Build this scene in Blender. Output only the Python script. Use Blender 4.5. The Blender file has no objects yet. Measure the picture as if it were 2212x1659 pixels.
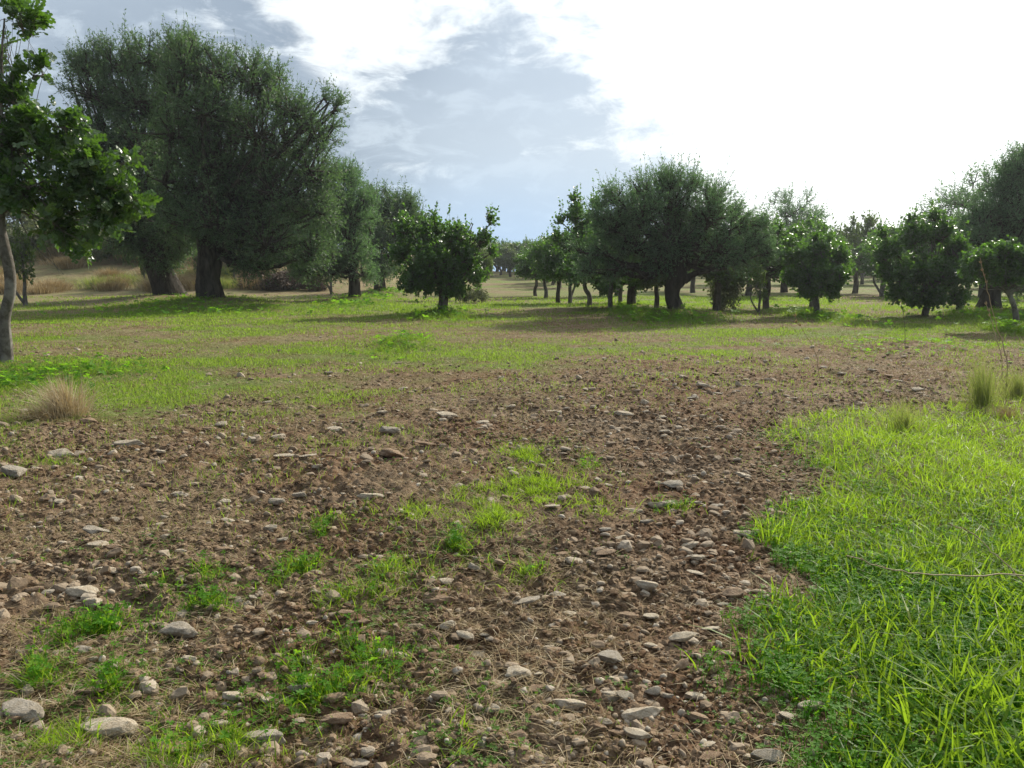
import bpy, math, random
import numpy as np
from mathutils import Vector
R = math.radians
rng = np.random.default_rng(7)
S = bpy.context.scene
COL = S.collection

# ------------------------------------------------------------------ camera
EYE = 1.2
PITCH = 0.1372
FPX = 803.0 / 0.463                       # focal length in overview pixels (2212 wide)
cd = bpy.data.cameras.new('camera'); cam = bpy.data.objects.new('camera', cd); COL.objects.link(cam)
cam.location = (0, 0, EYE); cam.rotation_euler = (math.pi/2 - PITCH, 0, 0)
cd.sensor_width = 36; cd.lens = 36 * 803 / 1024; cd.clip_start = 0.05; cd.clip_end = 6000
S.camera = cam

# ------------------------------------------------------------------ light
SUN_AZ, SUN_EL = R(33), R(33)             # azimuth to the right of +Y
SD = Vector((math.sin(SUN_AZ)*math.cos(SUN_EL), math.cos(SUN_AZ)*math.cos(SUN_EL), math.sin(SUN_EL)))
ld = bpy.data.lights.new('sun', 'SUN'); ld.energy = 5.0; ld.angle = R(1.2); ld.color = (1.0, 0.93, 0.80)
sun = bpy.data.objects.new('sun', ld); COL.objects.link(sun)
sun.rotation_euler = SD.to_track_quat('Z', 'Y').to_euler(); sun.location = (20, 30, 30)

W = bpy.data.worlds.new("World"); S.world = W; W.use_nodes = True
nt = W.node_tree; nt.nodes.clear(); N = nt.nodes; L = nt.links
def node(t, **k):
    n = N.new(t)
    for a, b in k.items(): setattr(n, a, b)
    return n
def mth(op, a, b=None, c=None, clamp=False):
    n = N.new('ShaderNodeMath'); n.operation = op; n.use_clamp = clamp
    for i, v in enumerate((a, b, c)):
        if v is None: continue
        if isinstance(v, (int, float)): n.inputs[i].default_value = v
        else: L.new(v, n.inputs[i])
    return n.outputs[0]
def sstep(x, a, b):
    n = N.new('ShaderNodeMapRange'); n.interpolation_type = 'SMOOTHSTEP'
    L.new(x, n.inputs[0]); n.inputs[1].default_value = a; n.inputs[2].default_value = b
    return n.outputs[0]
def mixc(f, a, b):
    n = N.new('ShaderNodeMix'); n.data_type = 'RGBA'
    if isinstance(f, (int, float)): n.inputs[0].default_value = f
    else: L.new(f, n.inputs[0])
    for i, v in ((6, a), (7, b)):
        if isinstance(v, tuple): n.inputs[i].default_value = (*v, 1)
        else: L.new(v, n.inputs[i])
    return n.outputs[2]
tc = node('ShaderNodeTexCoord'); sep = node('ShaderNodeSeparateXYZ'); L.new(tc.outputs['Generated'], sep.inputs[0])
az = mth('ARCTAN2', sep.outputs[0], sep.outputs[1]); el = mth('ARCSINE', sep.outputs[2])
mp = node('ShaderNodeMapping'); L.new(tc.outputs['Generated'], mp.inputs[0]); mp.inputs['Scale'].default_value = (1, 1, 2.4); mp.inputs['Rotation'].default_value = (0, R(-8), 0)
def wnoise(sc, det, rough=.55, off=0., dist=0.):
    m2 = node('ShaderNodeMapping'); L.new(mp.outputs[0], m2.inputs[0]); m2.inputs['Location'].default_value = (off, off*.7, off*.3)
    n = node('ShaderNodeTexNoise'); L.new(m2.outputs[0], n.inputs['Vector'])
    n.inputs['Scale'].default_value = sc; n.inputs['Detail'].default_value = det; n.inputs['Roughness'].default_value = rough; n.inputs['Distortion'].default_value = dist
    return n.outputs['Fac']
def gauss(a0, sa, e0, se):
    p = mth('POWER', mth('DIVIDE', mth('SUBTRACT', az, a0), sa), 2); q = mth('POWER', mth('DIVIDE', mth('SUBTRACT', el, e0), se), 2)
    return mth('EXPONENT', mth('MULTIPLY', mth('ADD', p, q), -1.0))
n1 = wnoise(6.5, 7, .58, 3.1, .5); n2 = wnoise(2.8, 5, .5, 7.7); n3 = wnoise(17, 7, .62, 1.3, .5)
edge = mth('SUBTRACT', az, mth('SUBTRACT', .19, mth('MULTIPLY', el, 1.39)))
edge = mth('ADD', edge, mth('MULTIPLY', mth('SUBTRACT', n1, .5), 1.05))
edge = mth('ADD', edge, mth('MULTIPLY', mth('SUBTRACT', n3, .5), .66))
edge = mth('SUBTRACT', edge, mth('MULTIPLY', gauss(.01, .15, .18, .17), .36))
edge = mth('ADD', edge, mth('MULTIPLY', gauss(-.19, .085, .27, .07), .26))
edge = mth('SUBTRACT', edge, mth('MULTIPLY', gauss(.0, .12, .0, .07), .25))
edge = mth('ADD', edge, mth('MULTIPLY', sstep(az, .18, .34), .5))
dotn = node('ShaderNodeVectorMath'); dotn.operation = 'DOT_PRODUCT'; L.new(tc.outputs['Generated'], dotn.inputs[0]); dotn.inputs[1].default_value = SD
sdot = dotn.outputs['Value']
white = mth('MULTIPLY', sstep(edge, -.14, .18), sstep(sdot, .15, .55))
grey = mixc(sstep(n2, .35, .68), (.27, .335, .42), (.42, .50, .59))
grey = mixc(mth('MULTIPLY', sstep(n3, .46, .66), .6), grey, (.64, .73, .81))
grey = mixc(mth('MULTIPLY', sstep(az, -.28, .10), .62), grey, (.57, .67, .78))
low = mth('MULTIPLY', sstep(el, .17, .0), gauss(.0, .22, .03, .2))
grey = mixc(low, grey, (.37, .57, .85))
glow = mth('POWER', mth('MAXIMUM', sdot, 0), 14)
bright = mth('ADD', 1.02, mth('MULTIPLY', glow, .9))
wcol = node('ShaderNodeCombineColor')
for i, k in enumerate((.95, 1.0, 1.02)): L.new(mth('MULTIPLY', bright, k), wcol.inputs[i])
grey = mixc(mth('MULTIPLY', sstep(sep.outputs[1], .35, -.25), .6), grey, (.15, .19, .25)); grey = mixc(mth('MULTIPLY', sstep(sep.outputs[2], .55, .95), .6), grey, (.25, .30, .38))
cloud = mixc(white, grey, wcol.outputs[0])
sky = node('ShaderNodeTexSky'); sky.sky_type = 'NISHITA'; sky.sun_disc = False; sky.sun_elevation = SUN_EL; sky.sun_rotation = SUN_AZ
skys = node('ShaderNodeVectorMath', operation='SCALE'); L.new(sky.outputs[0], skys.inputs[0]); skys.inputs['Scale'].default_value = 0.9
bgA = node('ShaderNodeBackground'); L.new(sky.outputs[0], bgA.inputs[0]); bgA.inputs[1].default_value = 0.09
bgB = node('ShaderNodeBackground'); L.new(cloud, bgB.inputs[0]); bgB.inputs[1].default_value = 1.0
mxs = node('ShaderNodeMixShader'); mxs.inputs[0].default_value = .88
L.new(bgA.outputs[0], mxs.inputs[1]); L.new(bgB.outputs[0], mxs.inputs[2])
wo = node('ShaderNodeOutputWorld'); L.new(mxs.outputs[0], wo.inputs[0])

S.view_settings.view_transform = 'Standard'; S.view_settings.look = 'None'; S.view_settings.exposure = 0.22; S.view_settings.gamma = 1
S.cycles.max_bounces = 6; S.cycles.diffuse_bounces = 3; S.cycles.transmission_bounces = 4; S.cycles.glossy_bounces = 2
S.cycles.sample_clamp_indirect = 6
S.cycles.use_denoising = True

# ------------------------------------------------------------------ helpers
def setp(o, label=None, cat=None, group=None, kind=None):
    if label: o['label'] = label
    if cat: o['category'] = cat
    if group: o['group'] = group
    if kind: o['kind'] = kind
    return o
def empty(name, loc, label=None, cat=None, group=None, rz=0):
    o = bpy.data.objects.new(name, None); COL.objects.link(o); o.location = loc; o.rotation_euler = (0, 0, rz); o.empty_display_size = .2
    return setp(o, label, cat, group)
def link(name, me, parent=None):
    o = bpy.data.objects.new(name, me); COL.objects.link(o)
    if parent: o.parent = parent
    return o
class MB:                                  # collects numpy pieces into one mesh
    def __init__(s): s.v = []; s.f = []; s.t = []; s.n = 0
    def add(s, v, f, tint=None):
        v = np.asarray(v, np.float32).reshape(-1, 3); f = np.asarray(f, np.int64)
        s.v.append(v); s.f.append(f + s.n)
        s.t.append(np.zeros(len(v), np.float32) if tint is None else np.asarray(tint, np.float32).reshape(-1)); s.n += len(v)
    def mesh(s, name, mat, smooth=True):
        me = bpy.data.meshes.new(name)
        v = np.concatenate(s.v); me.vertices.add(len(v)); me.vertices.foreach_set('co', v.ravel())
        ls = [f.ravel() for f in s.f]; cnt = np.concatenate([np.full(len(f), f.shape[1]) for f in s.f])
        li = np.concatenate(ls).astype(np.int32); me.loops.add(len(li)); me.loops.foreach_set('vertex_index', li)
        st = np.concatenate([[0], np.cumsum(cnt)[:-1]]).astype(np.int32)
        me.polygons.add(len(cnt)); me.polygons.foreach_set('loop_start', st)
        me.polygons.foreach_set('use_smooth', np.full(len(cnt), smooth))
        a = me.attributes.new('tint', 'FLOAT', 'POINT'); a.data.foreach_set('value', np.concatenate(s.t))
        me.update(calc_edges=True); me.materials.append(mat)
        return me
def nrm(a): return a / np.maximum(np.linalg.norm(a, axis=-1, keepdims=True), 1e-9)
def tubes(mb, P, Rd, sides=5, tint=None, cap=False):
    """P (N,K,3), Rd (N,K)"""
    P = np.asarray(P, float); Rd = np.asarray(Rd, float)
    if P.ndim == 2: P = P[None]; Rd = Rd[None]
    n, k, _ = P.shape
    T = nrm(np.gradient(P, axis=1)); ref = np.where(np.abs(T[:, :1, 2:3]) > .9, np.array([1., 0, 0]), np.array([0, 0, 1.]))
    ref = np.broadcast_to(ref, T.shape); A = nrm(np.cross(T, ref)); B = np.cross(T, A)
    th = np.linspace(0, 2*np.pi, sides, endpoint=False)
    V = P[:, :, None] + Rd[:, :, None, None]*(np.cos(th)[:, None]*A[:, :, None] + np.sin(th)[:, None]*B[:, :, None])
    i = np.arange(n)[:, None, None]*k*sides; j = np.arange(k-1)[None, :, None]*sides; s = np.arange(sides)[None, None]
    s2 = (s+1) % sides
    F = np.stack([i+j+s, i+j+s2, i+j+sides+s2, i+j+sides+s], -1).reshape(-1, 4)
    t = None if tint is None else np.repeat(np.asarray(tint), k*sides)
    mb.add(V, F, t)
def stamp(mb, tv, tf, pos, ax, nr, sc, tint=None, jit=0):
    """scatter a template (x along ax, y side, z along nr)"""
    ax = nrm(ax); side = nrm(np.cross(nr, ax)); up = np.cross(ax, side)
    sc = np.asarray(sc, float)
    if sc.ndim == 1: sc = np.repeat(sc[:, None], 3, 1)
    V = pos[:, None] + tv[None, :, 0:1]*sc[:, None, 0:1]*ax[:, None] + tv[None, :, 1:2]*sc[:, None, 1:2]*side[:, None] + tv[None, :, 2:3]*sc[:, None, 2:3]*up[:, None]
    n, k = len(pos), len(tv)
    for f in (tf if isinstance(tf, list) else [tf]):
        F = (np.arange(n)[:, None, None]*k + f[None]).reshape(-1, f.shape[1])
        if f is (tf[0] if isinstance(tf, list) else tf): mb.add(V, F, None if tint is None else np.repeat(tint, k)); base = mb.n - n*k
        else: mb.f.append(F + base)
def rdir(n): return nrm(rng.normal(size=(n, 3)))
def hsh(ix, iy, s):
    h = (ix.astype(np.int64)*374761393 + iy.astype(np.int64)*668265263 + s*1442695041) & 0xffffffff
    h = ((h ^ (h >> 13))*1274126177) & 0xffffffff; h = h ^ (h >> 16)
    return (h & 0xffffff)/float(0xffffff)
def vn(x, y, s=0):
    xi = np.floor(x); yi = np.floor(y); fx = x-xi; fy = y-yi; fx = fx*fx*(3-2*fx); fy = fy*fy*(3-2*fy)
    return (hsh(xi, yi, s)*(1-fx)+hsh(xi+1, yi, s)*fx)*(1-fy) + (hsh(xi, yi+1, s)*(1-fx)+hsh(xi+1, yi+1, s)*fx)*fy
def fbm(x, y, s=0, o=4):
    a = 0; w = 1; t = 0
    for i in range(o): a = a + w*vn(x, y, s+i); t += w; w *= .5; x = x*2.03+11.3; y = y*2.03+5.1
    return a/t
def worley(x, y, s=0):
    xi = np.floor(x); yi = np.floor(y); d = np.full(np.shape(x), 9.)
    for dx in (-1, 0, 1):
        for dy in (-1, 0, 1):
            cx = xi+dx; cy = yi+dy
            d = np.minimum(d, (cx+hsh(cx, cy, s)-x)**2 + (cy+hsh(cx, cy, s+9)-y)**2)
    return np.sqrt(d)
def sm(x, a, b): t = np.clip((np.asarray(x, float)-a)/(b-a), 0, 1); return t*t*(3-2*t)

# ------------------------------------------------------------------ terrain
MOUNDS = []                                # x, y, radius, height: the swells at the tree feet
def macro(x, y):
    x = np.asarray(x, float); y = np.asarray(y, float)
    z = (fbm(x/9+3, y/9, 5, 3)-.5)*.16*sm(np.hypot(x, y), 4, 16)
    bank = sm(y + x*.25, 36, 62)*sm(-x, 4, 16); z = z + bank*(2.5+1.6*sm(-x, 18, 34))
    z = z + sm(y, 46, 120)*1.45 - sm(np.abs(y), 300, 1200)*6
    # wheel ruts of the track running towards the far rows
    c = .95 + y*.215 + .25*np.sin(y*.35); near = sm(y, .5, 2)*sm(-y, -16, -9)
    for o in (-.55, .85): z = z - .035*np.exp(-((x-c-o)/.16)**2)*near
    z = z + .04*sm(x - (1.05+.16*y), 0, .9)*sm(-y, -9, -5)*sm(y, 0, 1)
    for mx, my, r, h in MOUNDS: z = z + h*np.exp(-(((x-mx)/r)**2 + ((y-my)/r)**2))
    return z
STRIPS = np.array([[[.29, 5.3], [-.13, 4.08]], [[-.13, 4.08], [-.465, 3.15]], [[-.465, 3.15], [-.6, 2.57]], [[-.6, 2.57], [-.72, 2.06]], [[-.9, 2.6], [-1.05, 2.9]], [[-1.05, 2.9], [-.85, 3.7]], [[-1.25, 2.35], [-.75, 1.9]], [[.5, 4.6], [.29, 5.4]]])
def strip(x, y):                           # the broken diagonal lines of growth across the tilled soil
    b = np.full(np.shape(x), 9.)
    for p, q in STRIPS:
        dx, dy = q-p; t_ = np.clip(((x-p[0])*dx+(y-p[1])*dy)/(dx*dx+dy*dy), 0, 1); b = np.minimum(b, np.hypot(x-p[0]-t_*dx, y-p[1]-t_*dy))
    return np.exp(-(b/.26)**2)
def bound(s):                              # distance at which the stony soil gives way to grass, by bearing
    return np.interp(s, [-.75, -.64, -.35, -.16, -.06, .11, .3, .65], [7.2, 6.8, 7.3, 7.9, 9.4, 12.0, 13.2, 13.6])
def lush(x, y):                            # the dense grass at the right
    e = np.interp(y, [0, 1.5, 2.06, 2.42, 2.63, 3.0, 3.53, 4.08, 4.6, 5.1, 6.1, 6.5, 6.9], [.5, .55, .59, .67, .82, 1.03, 1.1, 1.37, 1.75, 1.98, 1.97, 2.1, 3.2])
    e = e + .10 + (fbm(x*3.4, y*3.4, 31, 4)-.5)*.7
    return sm(x-e, -.08, .16)*sm(-y, -7.4-.25*np.clip(x-2.6, 0, 3)+(fbm(x*2, y*2, 33, 3)-.5)*1.6, -6.4)
def grassy(x, y):                          # 0 bare .. 1 green, over the wide field
    d = np.hypot(x, y); s = x/np.maximum(y, .1)
    b = bound(s)*(1+(fbm(x*.7, y*.7, 41, 3)-.5)*.45)
    g = sm(d/b + (fbm(x*2.2, y*2.2, 42, 3)-.5)*.7, .72, 1.3)
    g = g*(.35+.75*sm(fbm(x*.35+9, y*.5, 43, 4), .34, .6))
    dry = sm(d, 30, 36)*sm(-s, .06, .14)*.85
    path = sm(d, 26, 34)*np.exp(-((s+.03)/.07)**2)*.45*sm(fbm(x*.2, y*.45, 47, 3), .35, .6)
    bare = np.exp(-((s-.07)/.09)**2-((d-18.5)/2.5)**2)*.9 + np.exp(-((s-.44)/.06)**2-((d-42)/14)**2)*.8
    bare = bare + np.exp(-((s+.19)/.09)**2-((d-8.9)/.55)**2)*.8*sm(fbm(x*1.5, y*1.5, 49, 3), .35, .55) + np.exp(-((s+.09)/.06)**2-((d-9.6)/.4)**2)*.8
    g = g*(1-dry)*(1-path)*(1-np.clip(bare, 0, 1))
    return np.clip(g, 0, 1)
def micro(x, y):
    d = np.hypot(x, y); g = grassy(x, y); lu = lush(x, y); f = (1-sm(d, 14, 30))*(1-.75*g)*(1-.6*lu)
    w = worley(x*11, y*11, 3); w2 = worley(x*27, y*27, 13)
    big = fbm(x*2.2, y*2.2, 51, 4)-.5
    return f*(.075*big + .050*(.55-w)*fbm(x*1.5, y*1.5, 60, 2)*1.8 + .016*(.5-w2)*(1-sm(d, 3, 8)))
def Z(x, y): return macro(x, y) + micro(x, y)
def ray(u, v):
    a = (u-1106)/FPX; b = -(v-829.5)/FPX; c, s = math.cos(PITCH), math.sin(PITCH)
    return np.array([a, c + b*s, -s + b*c])
def G(u, v):                               # the spot of ground behind a point of the photograph
    r = ray(u, v); t = np.exp(np.linspace(0, math.log(400), 3000)); q = r[None]*t[:, None]; q[:, 2] += EYE
    p = q[np.argmax(q[:, 2] <= macro(q[:, 0], q[:, 1]))]
    return float(p[0]), float(p[1]), float(macro(p[0], p[1]))
def GD(u, d):                              # same bearing at a given depth
    x = (u-1106)/FPX/math.cos(PITCH)*d*math.cos(0); x = (u-1106)/FPX*d/1.0
    return float(x), float(d), float(macro(x, d))

# ------------------------------------------------------------------ materials
def mat(name):
    m = bpy.data.materials.new(name); m.use_nodes = True; t = m.node_tree; t.nodes.clear(); return m, t
class NB:
    def __init__(s, t): s.t = t
    def n(s, ty, **k):
        n = s.t.nodes.new(ty)
        for a, b in k.items():
            if hasattr(n, a): setattr(n, a, b)
            else: s.put(n, a, b)
        return n
    def put(s, n, key, v):
        i = n.inputs[key]
        if isinstance(v, bpy.types.NodeSocket): s.t.links.new(v, i)
        else: i.default_value = (*v, 1) if isinstance(v, tuple) and len(v) == 3 and i.type == 'RGBA' else v
    def noise(s, vec, sc, det=4, ro=.55, dist=0):
        n = s.n('ShaderNodeTexNoise'); s.put(n, 'Vector', vec); s.put(n, 'Scale', sc); s.put(n, 'Detail', det); s.put(n, 'Roughness', ro); s.put(n, 'Distortion', dist); return n.outputs['Fac']
    def ramp(s, f, a, b):
        n = s.n('ShaderNodeMapRange'); n.interpolation_type = 'SMOOTHSTEP'; s.put(n, 0, f); s.put(n, 1, a); s.put(n, 2, b); return n.outputs[0]
    def mix(s, f, a, b):
        n = s.n('ShaderNodeMix', data_type='RGBA'); s.put(n, 0, f); s.put(n, 6, a); s.put(n, 7, b); return n.outputs[2]
    def attr(s, name='tint'):
        n = s.n('ShaderNodeAttribute'); n.attribute_name = name; return n.outputs['Fac']
    def m(s, op, a, b=0., clamp=False):
        n = s.n('ShaderNodeMath'); n.operation = op; n.use_clamp = clamp; s.put(n, 0, a); s.put(n, 1, b); return n.outputs[0]
    def bump(s, h, st, dist):
        n = s.n('ShaderNodeBump'); s.put(n, 'Strength', st); s.put(n, 'Distance', dist); s.put(n, 'Height', h); return n.outputs[0]
    def out(s, sh):
        o = s.n('ShaderNodeOutputMaterial'); s.t.links.new(sh, o.inputs[0])
    def pbsdf(s, col, rough, normal=None, spec=.3):
        p = s.n('ShaderNodeBsdfPrincipled'); s.put(p, 'Base Color', col); s.put(p, 'Roughness', rough); s.put(p, 'Specular IOR Level', spec)
        if normal is not None: s.put(p, 'Normal', normal)
        return p.outputs[0]

def leaf_mat(name, c0, c1, c2, trans, tcol, rough=.5, spec=.4, under=None):
    m, t = mat(name); b = NB(t); a = b.attr()
    col = b.mix(b.ramp(a, 0., .5), c0, c1); col = b.mix(b.ramp(a, .6, 1.), col, c2)
    if under:
        g = b.n('ShaderNodeNewGeometry'); col = b.mix(g.outputs['Backfacing'], col, under)
    p = b.pbsdf(col, rough, None, spec)
    tr = b.n('ShaderNodeBsdfTranslucent'); tc2 = b.mix(b.ramp(a, .3, 1.), tuple(x*.75 for x in tcol), tcol); b.put(tr, 'Color', tc2)
    mx = b.n('ShaderNodeMixShader'); b.put(mx, 0, trans); t.links.new(p, mx.inputs[1]); t.links.new(tr.outputs[0], mx.inputs[2]); b.out(mx.outputs[0])
    return m
M_olive = leaf_mat('olive_leaf', (.032, .076, .044), (.060, .112, .058), (.145, .19, .105), .36, (.18, .34, .08), .5, .35, under=(.085, .13, .085))
M_olive2 = leaf_mat('olive_leaf_silver', (.068, .145, .090), (.11, .19, .118), (.19, .25, .15), .38, (.20, .40, .10), .5, .35, under=(.11, .155, .11))
M_carob = leaf_mat('carob_leaf', (.024, .075, .022), (.048, .125, .030), (.12, .20, .04), .36, (.20, .44, .035), .34, .5, under=(.06, .10, .045))
M_carob3 = leaf_mat('carob_leaf_glossy', (.018, .052, .015), (.036, .090, .020), (.11, .18, .03), .33, (.16, .34, .025), .33, .5, under=(.10, .15, .07))
M_carob2 = leaf_mat('carob_leaf_light', (.04, .085, .022), (.075, .13, .03), (.14, .19, .04), .33, (.22, .36, .04), .42, .45, under=(.10, .13, .06))
M_grass = leaf_mat('grass_blade', (.045, .12, .012), (.115, .205, .016), (.27, .31, .045), .48, (.40, .62, .03), .5, .2)
M_field = leaf_mat('field_grass_blade', (.045, .12, .015), (.13, .21, .025), (.32, .33, .10), .45, (.38, .58, .05), .55, .2)
M_clover = leaf_mat('clover_leaf', (.038, .125, .012), (.075, .20, .016), (.17, .29, .03), .5, (.32, .66, .025), .6, .12)
M_straw = leaf_mat('dry_straw', (.26, .19, .10), (.40, .31, .17), (.56, .48, .33), .25, (.40, .28, .12), .7, .2)
M_clover2 = leaf_mat('pale_clover_leaf', (.05, .12, .02), (.09, .18, .03), (.20, .26, .06), .42, (.26, .50, .04), .6, .12)
M_moss = leaf_mat('mossy_stubs', (.10, .07, .03), (.19, .14, .06), (.20, .22, .06), .3, (.26, .22, .07), .8, .1)
M_rush = leaf_mat('rush_stem', (.09, .15, .04), (.18, .23, .07), (.38, .34, .16), .42, (.38, .46, .09), .55, .3)

def soil_colour(b, P):
    n1 = b.noise(P, .9, 5, .6); n2 = b.noise(P, 7, 6, .65); n3 = b.noise(P, 60, 4, .7)
    c = b.mix(b.ramp(n1, .35, .65), (.165, .088, .045), (.225, .165, .105))
    nd = b.noise(P, 2.1, 4, .6); c = b.mix(b.m('MULTIPLY', b.ramp(nd, .52, .68), .55), c, (.095, .060, .036)); c = b.mix(b.ramp(n2, .42, .7), c, (.29, .205, .13)); c = b.mix(b.ramp(n2, .5, .25), c, (.075, .046, .027))
    c = b.mix(b.m('MULTIPLY', b.ramp(n3, .52, .72), .6), c, (.33, .27, .20))
    return c, n2, n3
m, t = mat('soil_ground'); b = NB(t); M_soil = m
geo = b.n('ShaderNodeNewGeometry'); P = geo.outputs['Position']
c, n2, n3 = soil_colour(b, P); g = b.attr('tint')
gn = b.noise(P, 2.6, 6, .7); gn2 = b.noise(P, 17, 4, .7); gn3 = b.noise(P, .45, 3, .5)
green = b.mix(b.ramp(gn2, .38, .62), (.085, .12, .028), (.21, .21, .075)); green = b.mix(b.ramp(gn3, .45, .7), green, (.12, .20, .02))
gf = b.m('MULTIPLY', g, b.ramp(b.m('ADD', gn, b.m('MULTIPLY', g, .45)), .45, .75), True)
c = b.mix(gf, c, green)
dr = b.attr('dry'); dn = b.noise(P, 1.3, 6, .7)
dn2 = b.noise(P, .28, 5, .65); c = b.mix(b.m('MULTIPLY', b.m('MULTIPLY', dr, b.ramp(dn2, .48, .62)), .6), c, (.11, .15, .035)); c = b.mix(b.m('MULTIPLY', dr, b.m('MULTIPLY', b.ramp(dn, .35, .6), .85)), c, b.mix(b.ramp(gn2, .35, .65), (.31, .25, .14), (.16, .17, .065)))
h = b.m('ADD', b.noise(P, 38, 6, .75), b.m('MULTIPLY', b.noise(P, 9, 4, .6), 1.6))
b.out(b.pbsdf(c, .95, b.bump(h, .9, .03), .1))
m, t = mat('soil_clod'); b = NB(t); M_clod = m
geo = b.n('ShaderNodeNewGeometry'); P = geo.outputs['Position']; c, n2, n3 = soil_colour(b, P); a = b.attr()
c = b.mix(b.ramp(a, .0, .6), b.mix(.55, c, (.06, .038, .024)), c); c = b.mix(b.m('MULTIPLY', b.ramp(a, .6, 1.), .7), c, (.30, .22, .145))
b.out(b.pbsdf(c, .95, b.bump(b.noise(P, 90, 4, .7), .7, .01), .1))
def stone_mat(name, c0, c1, c2):
    m, t = mat(name); b = NB(t); tcn = b.n('ShaderNodeTexCoord'); O = tcn.outputs['Object']; oi = b.n('ShaderNodeObjectInfo')
    va = b.n('ShaderNodeVectorMath', operation='ADD'); t.links.new(O, va.inputs[0]); cb = b.n('ShaderNodeCombineXYZ'); b.put(cb, 0, b.m('MULTIPLY', oi.outputs['Random'], 37.)); t.links.new(cb.outputs[0], va.inputs[1]); V = va.outputs[0]
    n1 = b.noise(V, 2.2, 5, .6); n2 = b.noise(V, 9, 6, .7); n3 = b.noise(V, 30, 3, .7)
    c = b.mix(b.ramp(n1, .38, .62), c0, c1); c = b.mix(b.ramp(n2, .5, .72), c, c2)
    c = b.mix(b.m('MULTIPLY', b.ramp(n2, .45, .3), .7), c, (.16, .105, .06))
    geo = b.n('ShaderNodeNewGeometry')
    b.out(b.pbsdf(c, .85, b.bump(b.m('ADD', n2, b.m('MULTIPLY', n3, .4)), .55, .25), .25)); return m
M_stoneA = stone_mat('pale_limestone', (.46, .37, .26), (.56, .48, .36), (.66, .60, .49))
M_stoneB = stone_mat('brown_stone', (.27, .175, .105), (.36, .255, .165), (.44, .34, .24))
M_stoneC = stone_mat('grey_stone', (.32, .27, .20), (.42, .365, .29), (.52, .47, .39))
m, t = mat('pebble'); b = NB(t); M_peb = m; a = b.attr(); geo = b.n('ShaderNodeNewGeometry')
c = b.mix(b.ramp(a, 0, .5), (.17, .115, .07), (.30, .235, .165)); c = b.mix(b.ramp(a, .55, 1.), c, (.47, .42, .34))
c = b.mix(b.m('MULTIPLY', b.ramp(b.noise(geo.outputs['Position'], 60, 4, .7), .4, .65), .5), c, (.24, .18, .12))
b.out(b.pbsdf(c, .85, b.bump(b.noise(geo.outputs['Position'], 130, 3, .7), .5, .006), .2))
def bark_mat(name, c0, c1, c2, sc, zs=.35, st=.8, dist=.05):
    m, t = mat(name); b = NB(t); tcn = b.n('ShaderNodeTexCoord'); mp2 = b.n('ShaderNodeMapping'); t.links.new(tcn.outputs['Object'], mp2.inputs[0]); mp2.inputs['Scale'].default_value = (1, 1, zs); V = mp2.outputs[0]
    n1 = b.noise(V, sc, 6, .7, .6); n2 = b.noise(V, sc*.25, 4, .6); n3 = b.noise(tcn.outputs['Object'], sc*3, 4, .7)
    c = b.mix(b.ramp(n1, .35, .62), c0, c1); c = b.mix(b.m('MULTIPLY', b.ramp(n2, .48, .66), .7), c, c2)
    b.out(b.pbsdf(c, .9, b.bump(b.m('ADD', n1, b.m('MULTIPLY', n3, .3)), st, dist), .15)); return m
M_barkO = bark_mat('olive_bark', (.028, .022, .017), (.070, .058, .045), (.13, .115, .095), 9, .3, 1., .08)
M_barkC = bark_mat('carob_bark', (.085, .075, .06), (.18, .165, .145), (.29, .275, .25), 14, .8, .45, .02)
M_barkD = bark_mat('dark_bark', (.05, .042, .032), (.12, .10, .08), (.20, .18, .155), 12, .4, .7, .04)
M_scrub = leaf_mat('scrub_leaf', (.09, .12, .06), (.16, .18, .09), (.26, .25, .15), .25, (.18, .22, .06), .6, .2)
M_brush = leaf_mat('dead_brush', (.09, .07, .06), (.15, .12, .10), (.22, .18, .14), .1, (.15, .1, .06), .8, .1)

# ------------------------------------------------------------------ tree positions (needed first: their feet swell the ground)
def reserve(u, v, r, h, d=None):
    x, y, z = G(u, v) if d is None else GD(u, d); return x, y, r, h
SPOT = {}
def spot(key, u, v, r=None, h=0):
    x, y, z = G(u, v); SPOT[key] = (x, y)
    if r: SPOT[key+'_m'] = (x, y, r, h)
spot('young_left', 12, 792, 1.0, .05)
spot('O1', 457, 664, 2.6, .38); spot('O2', 374, 650, 2.8, .3); spot('O3', 766, 652, 1.8, .22); spot('O4', 822, 634, 1.6, .2)
spot('C1', 957, 680, 1.1, .14); spot('O5', 1464, 684, 1.5, .2); spot('C2', 1366, 669, 1.5, .16)
spot('OR', 2135, 679, 2.0, .2); spot('CR', 1997, 687, 1.0, .06); spot('CE', 2200, 712, .9, .08); spot('C3', 1764, 683, .9, .06)
spot('mA', 872, 748, .55, .10); spot('mB', 1955, 750, .7, .09)
MOUNDS = [SPOT[k] for k in SPOT if k.endswith('_m')]

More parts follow.
